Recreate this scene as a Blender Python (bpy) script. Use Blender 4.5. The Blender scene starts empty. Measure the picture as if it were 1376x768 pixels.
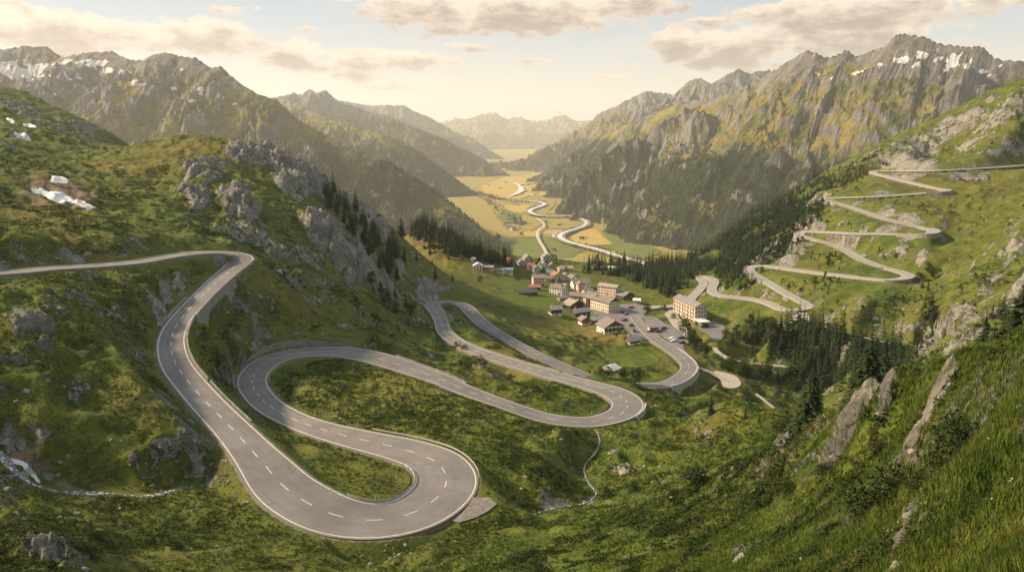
import bpy, bmesh, math, random
import numpy as np
from mathutils import Vector, Matrix

SC = bpy.context.scene
COL = SC.collection
R = math.radians
# ------------------------------------------------------------------ camera
F, W0, H0 = 1000.0, 1376.0, 768.0
PITCH = R(11.8)
cd = bpy.data.cameras.new('camera'); cam = bpy.data.objects.new('camera', cd); COL.objects.link(cam)
cd.sensor_width = 36.0; cd.lens = 36.0*F/W0; cd.clip_start = 0.5; cd.clip_end = 120000
cam.location = (0, 0, 0); cam.rotation_euler = (R(90)-PITCH, 0, 0)
SC.camera = cam
# ------------------------------------------------------------------ view, sun, sky
SC.view_settings.view_transform = 'Standard'; SC.view_settings.look = 'None'
SC.view_settings.gamma = 1.0; SC.view_settings.use_curve_mapping = False
SC.view_settings.exposure = 0.82
SUN_AZ, SUN_EL = -80.0, 31.0      # degrees; azimuth clockwise from +Y (the view direction)
sd = bpy.data.lights.new('sun', 'SUN'); so = bpy.data.objects.new('sun', sd); COL.objects.link(so)
sd.energy = 5.0; sd.angle = R(4); sd.color = (1.0, 0.80, 0.54)
_sv = Vector((math.sin(R(SUN_AZ))*math.cos(R(SUN_EL)), math.cos(R(SUN_AZ))*math.cos(R(SUN_EL)), math.sin(R(SUN_EL))))
so.rotation_euler = _sv.to_track_quat('Z', 'Y').to_euler(); so.location = (0, 0, 300)
world = bpy.data.worlds.new('World'); SC.world = world; world.use_nodes = True

CLOUDS = [  # azimuth/elevation given as the place in the sky where each bank stands: x, y, half width, half height, strength
 (45,42,150,30,1.0),(270,50,75,27,1.0),(205,50,60,22,.85),(400,73,50,22,.9),(520,82,120,19,.9),(480,88,70,22,.8),
 (520,112,52,10,.8),(690,18,200,34,1.0),(560,10,110,24,.8),(330,16,60,10,.6),(430,40,40,9,.5),(620,62,60,9,.6),(900,105,40,7,.6),(960,30,50,10,.7),(800,8,130,20,.8),(635,126,26,5,.45),(730,82,34,7,.6),(830,88,50,11,.7),
 (835,103,52,9,.7),(915,60,45,26,1.0),(1000,62,130,32,1.0),(1130,50,160,38,1.0),(1090,14,110,18,1.0),(1200,10,160,24,1.0),
 (1310,5,70,9,.9),(745,148,26,8,.55),(705,155,70,7,.5),(1330,70,60,9,.45)]

def build_world():
    nt = world.node_tree; N = nt.nodes; L = nt.links; N.clear()
    out = N.new('ShaderNodeOutputWorld'); bg = N.new('ShaderNodeBackground'); L.new(bg.outputs[0], out.inputs[0])
    sky = N.new('ShaderNodeTexSky'); sky.sky_type = 'NISHITA'; sky.sun_disc = False
    sky.sun_elevation = R(SUN_EL); sky.sun_rotation = R(SUN_AZ); sky.altitude = 1800; sky.air_density = 1.0; sky.dust_density = 2.6; sky.ozone_density = 1.0
    bg.inputs[1].default_value = 0.070
    tc = N.new('ShaderNodeTexCoord'); sep = N.new('ShaderNodeSeparateXYZ'); L.new(tc.outputs['Generated'], sep.inputs[0])
    def M(op, a, b=None, c=None, clamp=False):
        m = N.new('ShaderNodeMath'); m.operation = op; m.use_clamp = clamp
        for i, v in enumerate((a, b, c)):
            if v is None: continue
            if isinstance(v, (int, float)): m.inputs[i].default_value = v
            else: L.new(v, m.inputs[i])
        return m.outputs[0]
    az = M('ARCTAN2', sep.outputs[0], sep.outputs[1]); el = M('ARCSINE', sep.outputs[2])
    comb = N.new('ShaderNodeCombineXYZ'); L.new(az, comb.inputs[0]); L.new(el, comb.inputs[1])
    # noise in (az, el), flattened banks
    mp = N.new('ShaderNodeMapping'); mp.inputs['Scale'].default_value = (8, 21, 1); L.new(comb.outputs[0], mp.inputs[0])
    nz = N.new('ShaderNodeTexNoise'); nz.inputs['Scale'].default_value = 1.0; nz.inputs['Detail'].default_value = 9; nz.inputs['Roughness'].default_value = .56; nz.inputs['Distortion'].default_value = .3
    L.new(mp.outputs[0], nz.inputs['Vector'])
    mp2 = N.new('ShaderNodeMapping'); mp2.inputs['Scale'].default_value = (30, 62, 1); mp2.inputs['Location'].default_value = (3.3, 1.2, 4); L.new(comb.outputs[0], mp2.inputs[0])
    nz2 = N.new('ShaderNodeTexNoise'); nz2.inputs['Scale'].default_value = 1.0; nz2.inputs['Detail'].default_value = 7; nz2.inputs['Roughness'].default_value = .6
    L.new(mp2.outputs[0], nz2.inputs['Vector'])
    acc = None; low = None
    for (px, py, w, h, s) in CLOUDS:
        cx, cy = (px-688)/F, (384-py)/F
        dx, dy, dz = cx, math.cos(PITCH)+cy*math.sin(PITCH), -math.sin(PITCH)+cy*math.cos(PITCH)
        a0, e0 = math.atan2(dx, dy), math.atan2(dz, math.hypot(dx, dy))
        wa, ha = w*1.12/F, h*1.2/F
        x = M('MULTIPLY', M('SUBTRACT', az, a0), 1/wa); y = M('MULTIPLY', M('SUBTRACT', el, e0), 1/ha)
        d2 = M('ADD', M('MULTIPLY', x, x), M('MULTIPLY', y, y))
        g = M('MULTIPLY', M('SUBTRACT', 1.0, d2, clamp=True), s)
        acc = g if acc is None else M('MAXIMUM', acc, g)
        sh = M('MULTIPLY', g, M('SUBTRACT', .35, M('MULTIPLY', y, .75)))     # lower part of a bank is the darker one
        low = sh if low is None else M('MAXIMUM', low, sh)
    n = M('ADD', M('MULTIPLY', M('SUBTRACT', nz.outputs[0], .5), 2.3), M('MULTIPLY', M('SUBTRACT', nz2.outputs[0], .5), 2.3))
    dens = M('ADD', M('MULTIPLY', acc, 1.36), n)
    wisps = M('MULTIPLY', M('SUBTRACT', nz.outputs[0], .45, clamp=True), 1.2)
    ss = N.new('ShaderNodeMapRange'); ss.interpolation_type = 'SMOOTHSTEP'; ss.inputs[1].default_value = .46; ss.inputs[2].default_value = .86; L.new(dens, ss.inputs[0])
    core = N.new('ShaderNodeMapRange'); core.interpolation_type = 'SMOOTHSTEP'; core.inputs[1].default_value = .10; core.inputs[2].default_value = 1.15
    L.new(M('ADD', M('ADD', M('MULTIPLY', low, 1.15), M('MULTIPLY', acc, .3)), M('MULTIPLY', n, .95)), core.inputs[0])
    ccol = N.new('ShaderNodeMix'); ccol.data_type = 'RGBA'
    ccol.inputs[6].default_value = (8.9, 7.3, 5.7, 1); ccol.inputs[7].default_value = (3.5, 2.75, 2.35, 1)
    L.new(core.outputs[0], ccol.inputs[0])
    # the sky itself, warmed by the evening dust
    warm = N.new('ShaderNodeMix'); warm.data_type = 'RGBA'; warm.inputs[7].default_value = SKYWARM
    eh = N.new('ShaderNodeMapRange'); eh.inputs[1].default_value = 0.0; eh.inputs[2].default_value = .15; L.new(el, eh.inputs[0])
    gr = N.new('ShaderNodeMix'); gr.data_type = 'RGBA'; gr.inputs[6].default_value = (8.8, 7.7, 5.8, 1); gr.inputs[7].default_value = (4.5, 5.4, 6.1, 1); L.new(eh.outputs[0], gr.inputs[0])
    L.new(gr.outputs[2], warm.inputs[7]); warm.inputs[0].default_value = .8; L.new(sky.outputs[0], warm.inputs[6])
    mx = N.new('ShaderNodeMix'); mx.data_type = 'RGBA'
    fac = M('MAXIMUM', M('MULTIPLY', ss.outputs[0], .93), M('MULTIPLY', wisps, .5))
    L.new(fac, mx.inputs[0]); L.new(warm.outputs[2], mx.inputs[6]); L.new(ccol.outputs[2], mx.inputs[7])
    L.new(mx.outputs[2], bg.inputs[0])
SKYWARM = (7.2, 6.6, 5.6, 1)
build_world()
SC.cycles.use_denoising = True
SC.cycles.max_bounces = 5; SC.cycles.diffuse_bounces = 3; SC.cycles.volume_bounces = 1; SC.cycles.transparent_max_bounces = 6
SC.cycles.sample_clamp_indirect = 6

# ------------------------------------------------------------------ helpers
rng = np.random.default_rng(7); random.seed(7)
def ray(px, py):
    cx, cy = (px-W0/2)/F, (H0/2-py)/F
    return cx, math.cos(PITCH)+cy*math.sin(PITCH), -math.sin(PITCH)+cy*math.cos(PITCH)
def at_z(px, py, z):
    a, b, c = ray(px, py); k = z/c; return a*k, b*k, z
def at_y(px, py, Y):
    a, b, c = ray(px, py); k = Y/b; return a*k, Y, c*k

def _hash(ix, iy, seed):
    h = (ix.astype(np.int64)*374761393 + iy.astype(np.int64)*668265263 + seed*1442695041) & 0x7fffffff
    h = ((h ^ (h >> 13))*1274126177) & 0x7fffffff
    return h ^ (h >> 16)
_GA = np.arange(256)*2*np.pi/256; _GX = np.cos(_GA); _GY = np.sin(_GA)
def noise(x, y, seed=0):
    x0 = np.floor(x); y0 = np.floor(y); fx = x-x0; fy = y-y0
    ix = x0.astype(np.int64); iy = y0.astype(np.int64)
    ux = fx*fx*fx*(fx*(fx*6-15)+10); uy = fy*fy*fy*(fy*(fy*6-15)+10)
    def g(dx, dy):
        h = _hash(ix+dx, iy+dy, seed) & 255
        return _GX[h]*(fx-dx)+_GY[h]*(fy-dy)
    a, b, c, d = g(0, 0), g(1, 0), g(0, 1), g(1, 1)
    return ((a*(1-ux)+b*ux)*(1-uy)+(c*(1-ux)+d*ux)*uy)*1.5
def fbm(x, y, o=4, seed=0, gain=.5):
    s = 0; a = 1; t = 0
    for i in range(o):
        s = s+a*noise(x*2**i+i*17.3, y*2**i-i*9.1, seed+i); t += a; a *= gain
    return s/t
def ridged(x, y, o=4, seed=0, gain=.5):
    s = 0; a = 1; t = 0; w = 1
    for i in range(o):
        n = 1-np.abs(noise(x*2**i+i*11.7, y*2**i+i*5.3, seed+i)); n = n*n
        s = s+a*n*w; w = np.clip(n*1.5, 0, 1); t += a; a *= gain
    return s/t
def cells(x, y, seed=0):
    """F1, F2-F1 and the id of the nearest cell"""
    ix = np.floor(x).astype(np.int64); iy = np.floor(y).astype(np.int64)
    f1 = np.full(x.shape, 9.); f2 = np.full(x.shape, 9.); idn = np.zeros(x.shape)
    for dx in (-1, 0, 1):
        for dy in (-1, 0, 1):
            h = _hash(ix+dx, iy+dy, seed); h2 = _hash(ix+dx, iy+dy, seed+77)
            d = np.hypot(ix+dx+(h & 1023)/1023.-x, iy+dy+(h2 & 1023)/1023.-y)
            cl = d < f1
            f2 = np.where(cl, f1, np.minimum(f2, d)); idn = np.where(cl, ((h >> 10) & 255)/255., idn); f1 = np.where(cl, d, f1)
    return f1, f2-f1, idn
def sstep(a, b, x):
    t = np.clip((x-a)/(b-a), 0, 1); return t*t*(3-2*t)

def mesh_np(name, verts, faces, mat=None, attrs=None, smooth=True, parent=None, mats=None, fmat=None):
    """faces: (n,k) int array, or list of such arrays"""
    me = bpy.data.meshes.new(name)
    fl = faces if isinstance(faces, list) else [faces]
    nv = len(verts); me.vertices.add(nv); me.vertices.foreach_set('co', np.asarray(verts, dtype=np.float32).ravel())
    idx = np.concatenate([f.ravel() for f in fl]).astype(np.int32)
    tot = np.concatenate([np.full(len(f), f.shape[1]) for f in fl]).astype(np.int32)
    st = np.concatenate([[0], np.cumsum(tot)[:-1]]).astype(np.int32)
    me.loops.add(len(idx)); me.loops.foreach_set('vertex_index', idx)
    me.polygons.add(len(tot)); me.polygons.foreach_set('loop_start', st)
    me.polygons.foreach_set('use_smooth', np.full(len(tot), smooth))
    if fmat is not None: me.polygons.foreach_set('material_index', np.asarray(fmat, dtype=np.int32))
    for k, v in (attrs or {}).items():
        a = me.attributes.new(k, 'FLOAT', 'POINT'); a.data.foreach_set('value', np.asarray(v, dtype=np.float32).ravel())
    me.update(calc_edges=True)
    for m in (mats or [mat]):
        if m: me.materials.append(m)
    o = bpy.data.objects.new(name, me); COL.objects.link(o)
    if parent: o.parent = parent
    return o
def tag(o, label=None, cat=None, group=None, kind=None):
    if label: o['label'] = label
    if cat: o['category'] = cat
    if group: o['group'] = group
    if kind: o['kind'] = kind
    return o

# ------------------------------------------------------------------ roads, traced by their two edges
RS = [ # ax,ay, bx,by, z (None = interpolated)
(-120,372,-120,388,-31),(-60,366,-60,379,None),(0,362,0,372,-36),(60,357.5,60,363,None),(120,354,120,359.5,None),(180,349.5,180,354.5,None),(219,342.5,219,347.2,None),(258,336.5,258,343.3,-40.5),
(292,334.8,292,342.6,None),(320.6,337,307.6,344.3,None),(341.5,342,314.6,348,-43.5),(336,348.5,311.5,353.5,None),(321,361.6,297,366,None),(301,378.6,277.6,382.5,-47),
(281.5,398,255.5,403,None),(263,420,236,421.5,None),(253,434.6,223,436,-50.5),(248,453,213,454,None),(249,471,212,473.6,None),(258,490.6,219,497,-53.5),
(280,518,236,519,None),(304,543.4,258.6,546,None),(335,574.7,291,580,-57),(369,604.6,314,613,None),(388,618,333,645,None),(406,636,356,676,-59.5),(432,653,386,697,None),
(458,667.6,425,715,None),(484,675.4,468,724,-61),(510,676,512,725.5,None),(536,670,558,718,None),(555,659,598,700,-62),(565,645,632,671,None),(560,632,640,641,None),
(541.4,622,622,613,-63),(510,611.6,575,596,None),(470,600,523,586.4,None),(430,588.5,470,575.3,-64.5),(395,577,436,566,None),(376,567,408,557,-66.3),(352,554.6,383,544,None),
(334,541,367,530,None),(320,518,357,514,-67.8),(326,500,360,501,None),(344,484,373,489.5,None),(373,472.5,391,483,-69.5),(404,466.8,417,479.6,None),(435.4,465.3,443,478.5,None),
(469,466.8,469,480.4,-71.5),(508,473.3,498,487,None),(534,481.7,525,494,None),(560,490.8,549,502,None),(599.5,504.6,588,515,-74.5),(631.6,519.5,618,528.5,None),(674.6,536,661,543,None),
(703,546,692,554,None),(732,554.8,727,566.5,-79),(760.5,559,760.5,572.8,None),(789,560.5,795,573.5,None),(806.4,557.6,828,567,None),(818,552,853,559,None),(823,545,865,544,-82),
(818,537.6,857,531,None),(803.5,529,835,520.4,None),(775,519,798,511,-85),(732,506,755,501.5,None),(689,493,708,488.5,-88),(657,482,674.6,478.5,None),(631.6,473,646,469,None),
(607,462,620,457,-92),(590,446,603,444.5,None),(586,431.6,599,430,None),(580,417,593,420,-96),(573,408.5,588,412.3,None),(583,404.3,592,408.8,-98),(603,403,605,408,None),(623,405.8,615,411,None),
(634.5,411.5,623,417,-100),(644,422,633,427,None),(660,437,648,440,None),(682,449.5,670,454,-105),(703,461.7,690,465,None),(732,476,716,478.5,-109),(765,491,745,491,None),(800,507,775,504,-114),
(835,512,825,518,None),(861,515,862,519.5,-119),(886,513,893,521,None),(904,506,918,513,None),(915,496,933,501,-122),(915,487,935,491,None),(904,476,926,480,None),(886,466,911,467,-124.5),
(871,456.4,890,453,None),(857.6,441,874,439,-126.5),(849,430,863,428,None),(846,420,861,420,-128)]
def fill_z(zs):
    i = [k for k, z in enumerate(zs) if z is not None]
    return np.interp(range(len(zs)), i, [zs[k] for k in i])
def catmull(P, step):
    P = np.asarray(P, float); Q = np.vstack([2*P[0]-P[1], P, 2*P[-1]-P[-2]]); out = []
    for i in range(1, len(Q)-2):
        n = max(2, int(np.linalg.norm(Q[i+1][:2]-Q[i][:2])/step)); t = np.linspace(0, 1, n, endpoint=False)[:, None]
        p0, p1, p2, p3 = Q[i-1], Q[i], Q[i+1], Q[i+2]
        out.append(.5*((2*p1)+(-p0+p2)*t+(2*p0-5*p1+4*p2-p3)*t**2+(-p0+3*p1-3*p2+p3)*t**3))
    out.append(P[-1:]); P = np.vstack(out)
    # even spacing
    s = np.concatenate([[0], np.cumsum(np.linalg.norm(np.diff(P[:, :2], axis=0), axis=1))])
    m = max(2, int(s[-1]/step)); q = np.linspace(0, s[-1], m)
    return np.stack([np.interp(q, s, P[:, k]) for k in range(P.shape[1])], 1)
def smooth1(P, n, k=1):
    P = P.copy()
    for _ in range(n):
        P[1:-1] = (P[:-2]+2*P[1:-1]+P[2:])/4
    return P
def pair_road():
    z = fill_z([s[4] for s in RS])
    A = np.array([at_z(s[0], s[1], z[i]) for i, s in enumerate(RS)]); B = np.array([at_z(s[2], s[3], z[i]) for i, s in enumerate(RS)])
    Cn = (A+B)/2; w = np.linalg.norm(A-B, axis=1)
    w = np.clip(w, 5.4, 11.0); w = smooth1(w[:, None], 3)[:, 0]
    far = Cn[:, 1] > 240; w = np.where(far, np.clip(w, 6.0, 8.0), w)
    P = catmull(np.column_stack([Cn, w]), 1.0)
    return smooth1(P, 12)
def line_road(pts, w, step=1.5, sm=10):
    z = fill_z([p[2] for p in pts]); ka = [k for k, p in enumerate(pts) if p[2] is not None]
    for _ in range(5):      # spread the climb evenly over the length between known heights
        Q = np.array([at_z(p[0], p[1], z[i]) for i, p in enumerate(pts)])
        s = np.concatenate([[0], np.cumsum(np.linalg.norm(np.diff(Q[:, :2], axis=0), axis=1))]); z = .5*z+.5*np.interp(s, s[ka], [pts[k][2] for k in ka])
    return smooth1(catmull(np.column_stack([Q, np.full(len(Q), w)]), step), sm)
RIGHT = [(866,414,-127.5),(885,411.5,None),(904,411,-127),(922,406,None),(931,398,-126),(939,389.7,None),(945.8,380.7,None),(944.6,376,-124),(939,371.9,None),(945,370.4,None),(954.8,372.8,None),(960.4,378.4,-121.5),(956.5,386.3,None),
(959.5,393,None),(970.6,397,-119),(997.6,399.8,None),(1020,403,None),(1038,408.9,None),(1049.4,414,-114),(1065,416.5,None),(1080,415.5,None),(1088,411.5,-111),(1084,407.5,None),(1074,402.5,None),(1056,393,None),(1033.6,379.6,None),(1018,370.6,None),
(1008,364,-103.5),(1007,359.3,None),(1014,357,None),(1029,357,None),(1056,360.5,None),(1087.7,365,None),(1121.5,368.8,None),(1155,372.5,None),(1189,375.7,None),(1207,375.7,None),(1219,373,-93),(1222,368.8,None),(1211,364.5,None),
(1189,359,None),(1173,353.7,None),(1155,346.5,None),(1142,338,None),(1122,329.4,None),(1104,324,None),(1085.6,319,None),(1075,316,-82.5),(1074,312.3,None),(1083,310.6,None),(1095,310.7,None),(1122,312,None),(1149,313.4,None),(1186,313.4,None),
(1222,314,None),(1242,314.5,None),(1255,312.5,-69),(1254,308.5,None),(1240.5,305.7,None),(1213,299.5,None),(1186,292.5,None),(1158.5,283,None),(1140,277,None),(1118,271,None),(1104,267.8,-58.5),(1107,265.6,None),(1120,265.2,None),
(1149,264.4,None),(1186,262.9,None),(1222,260.7,None),(1249.6,258.7,None),(1268,257.7,None),(1273,256,-48),(1266,253.8,None),(1249.6,250.6,None),(1222,244.2,None),(1195,237.4,None),(1178,233,-41),(1173,230.6,None),(1182,229,-40.5),
(1240,229,None),(1290,227.3,None),(1340,224.5,-33),(1376,222,None),(1450,218,-30),(1560,212,-26)]
LANE_A = [(1075,420,-112.5),(1090,428,None),(1100,436,-113.5),(1130,445,None),(1160,452,None),(1190,459,-114),(1215,463,None)]       # footpath below the switchbacks
LANE_B = [(962,436,-129.5),(958,448,None),(958,462,-131),(966,474,None),(985,483,-133),(1010,487.5,None),(1035,490,-135),(1060,492,None)]
LANE_C = [(935,492,-123.5),(948,497,None),(962,502,-126.5),(975,510,None),(985,517,-129)]
LANE_D = [(990,512,-129.5),(1008,523,-131.5),(1030,539,-134),(1043,550,-136),(1058,559,None),(1075,566,-138)]
LANE_E = [(965,398,-119.5),(978,404,None),(986,412,-124),(970,413.5,None),(945,411,-127)]
road_main = pair_road(); road_right = line_road(RIGHT, 6.4, 1.5, 14)
lanes = [line_road(LANE_A, 1.6), line_road(LANE_B, 3.0), line_road(LANE_C, 3.2), line_road(LANE_D, 1.5), line_road(LANE_E, 3.6)]
# ------------------------------------------------------------------ near terrain: one height field on a fan grid (u = x/y, v = ln y)
VIS = [(800,503,300),(835,506.5,305),(858,513,308), # px, py, distance Y of ground points read off the photograph
(0,345,195),(0,300,232),(0,250,300),(0,200,420),(0,160,560),(0,130,740),(0,120,830),(-150,100,830),(-150,200,400),(-150,300,220),(40,131,830),(80,150,800),(120,170,780),(160,190,750),(90,180,600),(150,205,520),
(100,300,255),(200,300,300),(100,250,350),(200,250,400),(50,262,300),(110,280,300),(100,220,450),(200,320,280),(300,322,290),(300,300,330),(300,250,410),(250,212,462),(200,215,460),(180,196,500),(235,189,500),(280,192,500),(340,200,495),
(400,230,500),(450,250,510),(500,290,530),(540,330,550),(400,280,430),(400,330,350),(350,350,300),(400,380,290),(460,312,400),(460,372,368),(520,400,385),(500,350,430),(540,380,440),(400,440,250),(330,430,225),(290,450,196),
(350,420,240),(500,440,290),(430,458,246),(550,460,300),(520,475,262),(620,480,300),(640,450,352),(600,428,395),(660,470,330),(720,500,285),(770,535,226),(700,520,262),(640,505,262),(450,530,183),(400,510,196),(530,530,190),(600,550,176),(520,560,170),
(480,640,128),(430,610,138),(520,625,134),(300,545,165),(345,590,140),(275,500,178),(290,480,186),
(0,480,136),(60,500,136),(120,520,138),(180,540,134),(60,440,150),(150,440,172),(180,400,196),(100,400,172),(0,420,155),(230,380,232),(260,360,245),(200,370,222),(40,555,122),(120,580,124),(200,600,124),(260,620,122),(-150,480,125),(-150,600,105),
(0,600,112),(20,622,114),(60,650,113),(110,660,114),(180,665,115),(250,657,118),(310,652,121),(-150,768,60),(0,768,74),(60,730,80),(30,690,98),(120,700,102),(200,768,86),(200,720,100),(300,720,104),(300,690,110),(380,728,101),(400,768,93),(500,768,96),(480,735,101),(340,690,108),
(600,768,92),(560,740,100),(650,740,99),(620,715,108),(700,768,80),(760,740,90),(850,740,74),(950,768,46),(850,768,62),(700,700,117),(740,690,122),(800,700,110),(830,682,118),
(650,672,123),(680,645,134),(670,610,142),(700,600,156),(640,590,150),(800,592,174),(750,620,150),(870,592,172),(960,600,158),(900,630,146),(840,640,145),(790,655,138),(780,680,126),(720,580,166),(900,605,163),(920,575,180),
(1060,574,152),(1000,562,170),(940,560,184),(890,566,194),(860,572,196),(700,575,168),(650,570,165),(760,588,170),(960,640,95),(900,665,108),(1010,618,88),(1050,604,80),(1090,592,72),(1120,560,68),(1150,540,60),(1200,511,50),(1240,500,44),(1280,491,38),(1340,478,33),(1376,470,30),(1500,430,28),
(1200,600,44),(1100,680,50),(1050,650,66),(1100,768,28),(1000,768,38),(1000,700,62),(920,700,82),(1376,768,12),(1376,650,17),(1376,560,22),(1300,700,20),(1250,768,17),(1200,700,30),(1300,600,29),(1240,560,38),(1280,540,34),(1140,620,56),(1500,700,11),(1500,550,20),
(1000,492,436),(1060,512,415),(1100,530,397),(950,476,430),(956,452,470),(1000,525,372),(1050,555,350),(950,500,385),(960,522,352),(930,528,335),(1010,545,340),(1040,530,378),(1070,560,352),(975,540,330),(940,512,352),(910,526,326),
(870,535,280),(900,545,246),(960,548,226),(1000,560,190),
(1080,484,440),(1050,490,446),(1150,502,412),(1200,492,389),(1376,440,330),(1376,400,362),(1376,465,300),(1300,430,368),(1260,470,350),(1240,400,440),(1376,350,405),(1300,350,470),(1300,300,535),(1300,270,575),(1376,300,450),(1230,440,395),(1500,380,320),(1500,250,440),
(580,340,650),(560,312,690),(610,325,750),(640,350,770),(650,380,575),(700,372,660),(600,372,550),(700,400,545),(750,402,560),(700,440,430),(780,460,420),(850,480,392),(780,488,370),(850,500,358),(800,440,470),(740,420,500),(730,455,405),(660,405,510),(900,500,372),(880,478,400),(820,505,348),
(690,352,800),(730,352,800),(780,362,730),(800,372,665),(860,378,665),(830,358,740),(800,400,585),(770,385,620),(830,425,520),(880,420,530),(900,430,510),(920,425,560),(920,450,480),(900,400,585),(960,425,510),(850,400,590),(740,375,650),
(1200,200,800),(1150,216,820),(1100,241,850),(1050,270,890),(1000,302,900),(950,338,870),(900,365,760),(1000,350,720),(1050,320,740),(1100,290,720),(960,360,690),(1250,176,820),(1300,151,810),(1340,130,800),(1376,112,790),(1500,60,700),(1376,180,735),(1300,200,765),(1250,212,780),(1376,236,650),(1450,236,640),(1376,262,560),
(1320,238,680),(1100,440,432),(1180,452,402),(1150,425,424),(1000,435,470),(1000,470,452),(1050,450,440),(1120,470,425),(1150,395,462),(1060,345,600),(980,385,590),(1200,215,760)]
HID = [ # px (as azimuth), Y, height of ground out of view
(235,620,-30),(0,950,30),(0,1200,-60),(100,1000,-60),(300,650,-60),(400,650,-100),(450,700,-140),(500,650,-130),(540,640,-130),(150,900,-60),(-150,1200,-40),(400,900,-200),(550,850,-180),(640,950,-220),(700,950,-215),
(730,960,-210),(800,960,-210),(860,960,-215),(1000,200,-104),(1000,260,-124),(940,240,-108),(1060,200,-112),(900,270,-106),(1130,200,-106),(1200,100,-43),(1200,200,-86),(1200,300,-118),(1100,110,-50),(1100,150,-70),(1100,280,-136),(1376,60,-24),(1376,120,-50),(1376,200,-80),
(1376,36,-11.3),(1376,44,-15.5),(1500,40,-10.5),(1290,47,-17.2),(1290,56,-22.5),(1240,55,-21),(1200,56,-21.5),(1200,66,-27),(1150,68,-28.5),(1150,80,-36),(1100,82,-38.5),(1290,80,-38),(1290,150,-75),(1290,250,-100),(1500,100,-50),(0,30,-30),(400,30,-27),(700,30,-25),(-150,30,-30),(0,50,-42),(400,60,-48),(700,55,-42),(0,6,-9),(700,6,-8),(1000,12,-11.5),(1250,8,-7.2),(1376,5,-5.5),(1500,5,-5),(1000,5,-7),(-200,10,-14),
(1376,900,30),(1376,1150,0),(1200,1050,-70),(1100,1100,-120),(1000,1150,-190),(900,1000,-230),(1500,1000,20),(0,1500,-420),(300,1500,-450),(600,1500,-470),(800,1500,-470),(1000,1500,-440),(1200,1500,-330),(1400,1500,-260),(600,1200,-360),(800,1200,-350),(900,1250,-360)]
def tps_fit():
    pts = []
    for px, py, Y in VIS:
        x, y, z = at_y(px, py, Y); pts.append((x/y, math.log(y), z/y))
    for px, Y, z in HID:
        pts.append(((px-W0/2)/F/.98, math.log(Y), z/Y))
    for P, st in ((road_main, 14), (road_right, 14)):
        for p in P[::st]:
            if p[1] > 4: pts.append((p[0]/p[1], math.log(p[1]), p[2]/p[1]))
    for P in lanes:
        for p in P[::20]: pts.append((p[0]/p[1], math.log(p[1]), p[2]/p[1]))
    P = np.array(pts); n = len(P)
    d2 = (P[:, None, 0]-P[None, :, 0])**2+(P[:, None, 1]-P[None, :, 1])**2
    # light regularisation, kernel between linear and thin plate (keeps overshoot small)
    K = np.where(d2 > 0, d2**.75, 0); K = K+np.eye(n)*(-2e-4)*0
    A = np.zeros((n+3, n+3)); A[:n, :n] = K; A[:n, n] = 1; A[:n, n+1:] = P[:, :2]; A[n, :n] = 1; A[n+1:, :n] = P[:, :2].T
    A[:n, :n] += np.eye(n)*3e-4
    b = np.zeros(n+3); b[:n] = P[:, 2]
    s = np.linalg.solve(A, b)
    return P, s
_P, _S = tps_fit()
def tps(u, v):
    sh = u.shape; u = u.ravel(); v = v.ravel(); out = np.empty(len(u)); n = len(_P)
    for i in range(0, len(u), 20000):
        a, b = u[i:i+20000, None], v[i:i+20000, None]
        d2 = (a-_P[None, :, 0])**2+(b-_P[None, :, 1])**2
        out[i:i+20000] = (d2**.75)@_S[:n]+_S[n]+_S[n+1]*a[:, 0]+_S[n+2]*b[:, 0]
    return out.reshape(sh)

NU, NV = 1150, 1500
U0, U1, V0, V1 = -1.0, 1.0, math.log(6), math.log(1500)
us = np.linspace(U0, U1, NU); vs = np.linspace(V0, V1, NV)
cu = np.linspace(U0, U1, 260); cv = np.linspace(V0, V1, 330)
CT = tps(*np.meshgrid(cu, cv))            # rows v, columns u
def bilin(T, gu, gv, u, v):
    a = np.clip((u-gu[0])/(gu[1]-gu[0]), 0, len(gu)-1.001); b = np.clip((v-gv[0])/(gv[1]-gv[0]), 0, len(gv)-1.001)
    i = a.astype(int); j = b.astype(int); a = a-i; b = b-j
    return (T[j, i]*(1-a)+T[j, i+1]*a)*(1-b)+(T[j+1, i]*(1-a)+T[j+1, i+1]*a)*b
GU, GV = np.meshgrid(us, vs); GY = np.exp(GV); GX = GU*GY
BASE = bilin(CT, cu, cv, GU, GV)*GY

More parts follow.
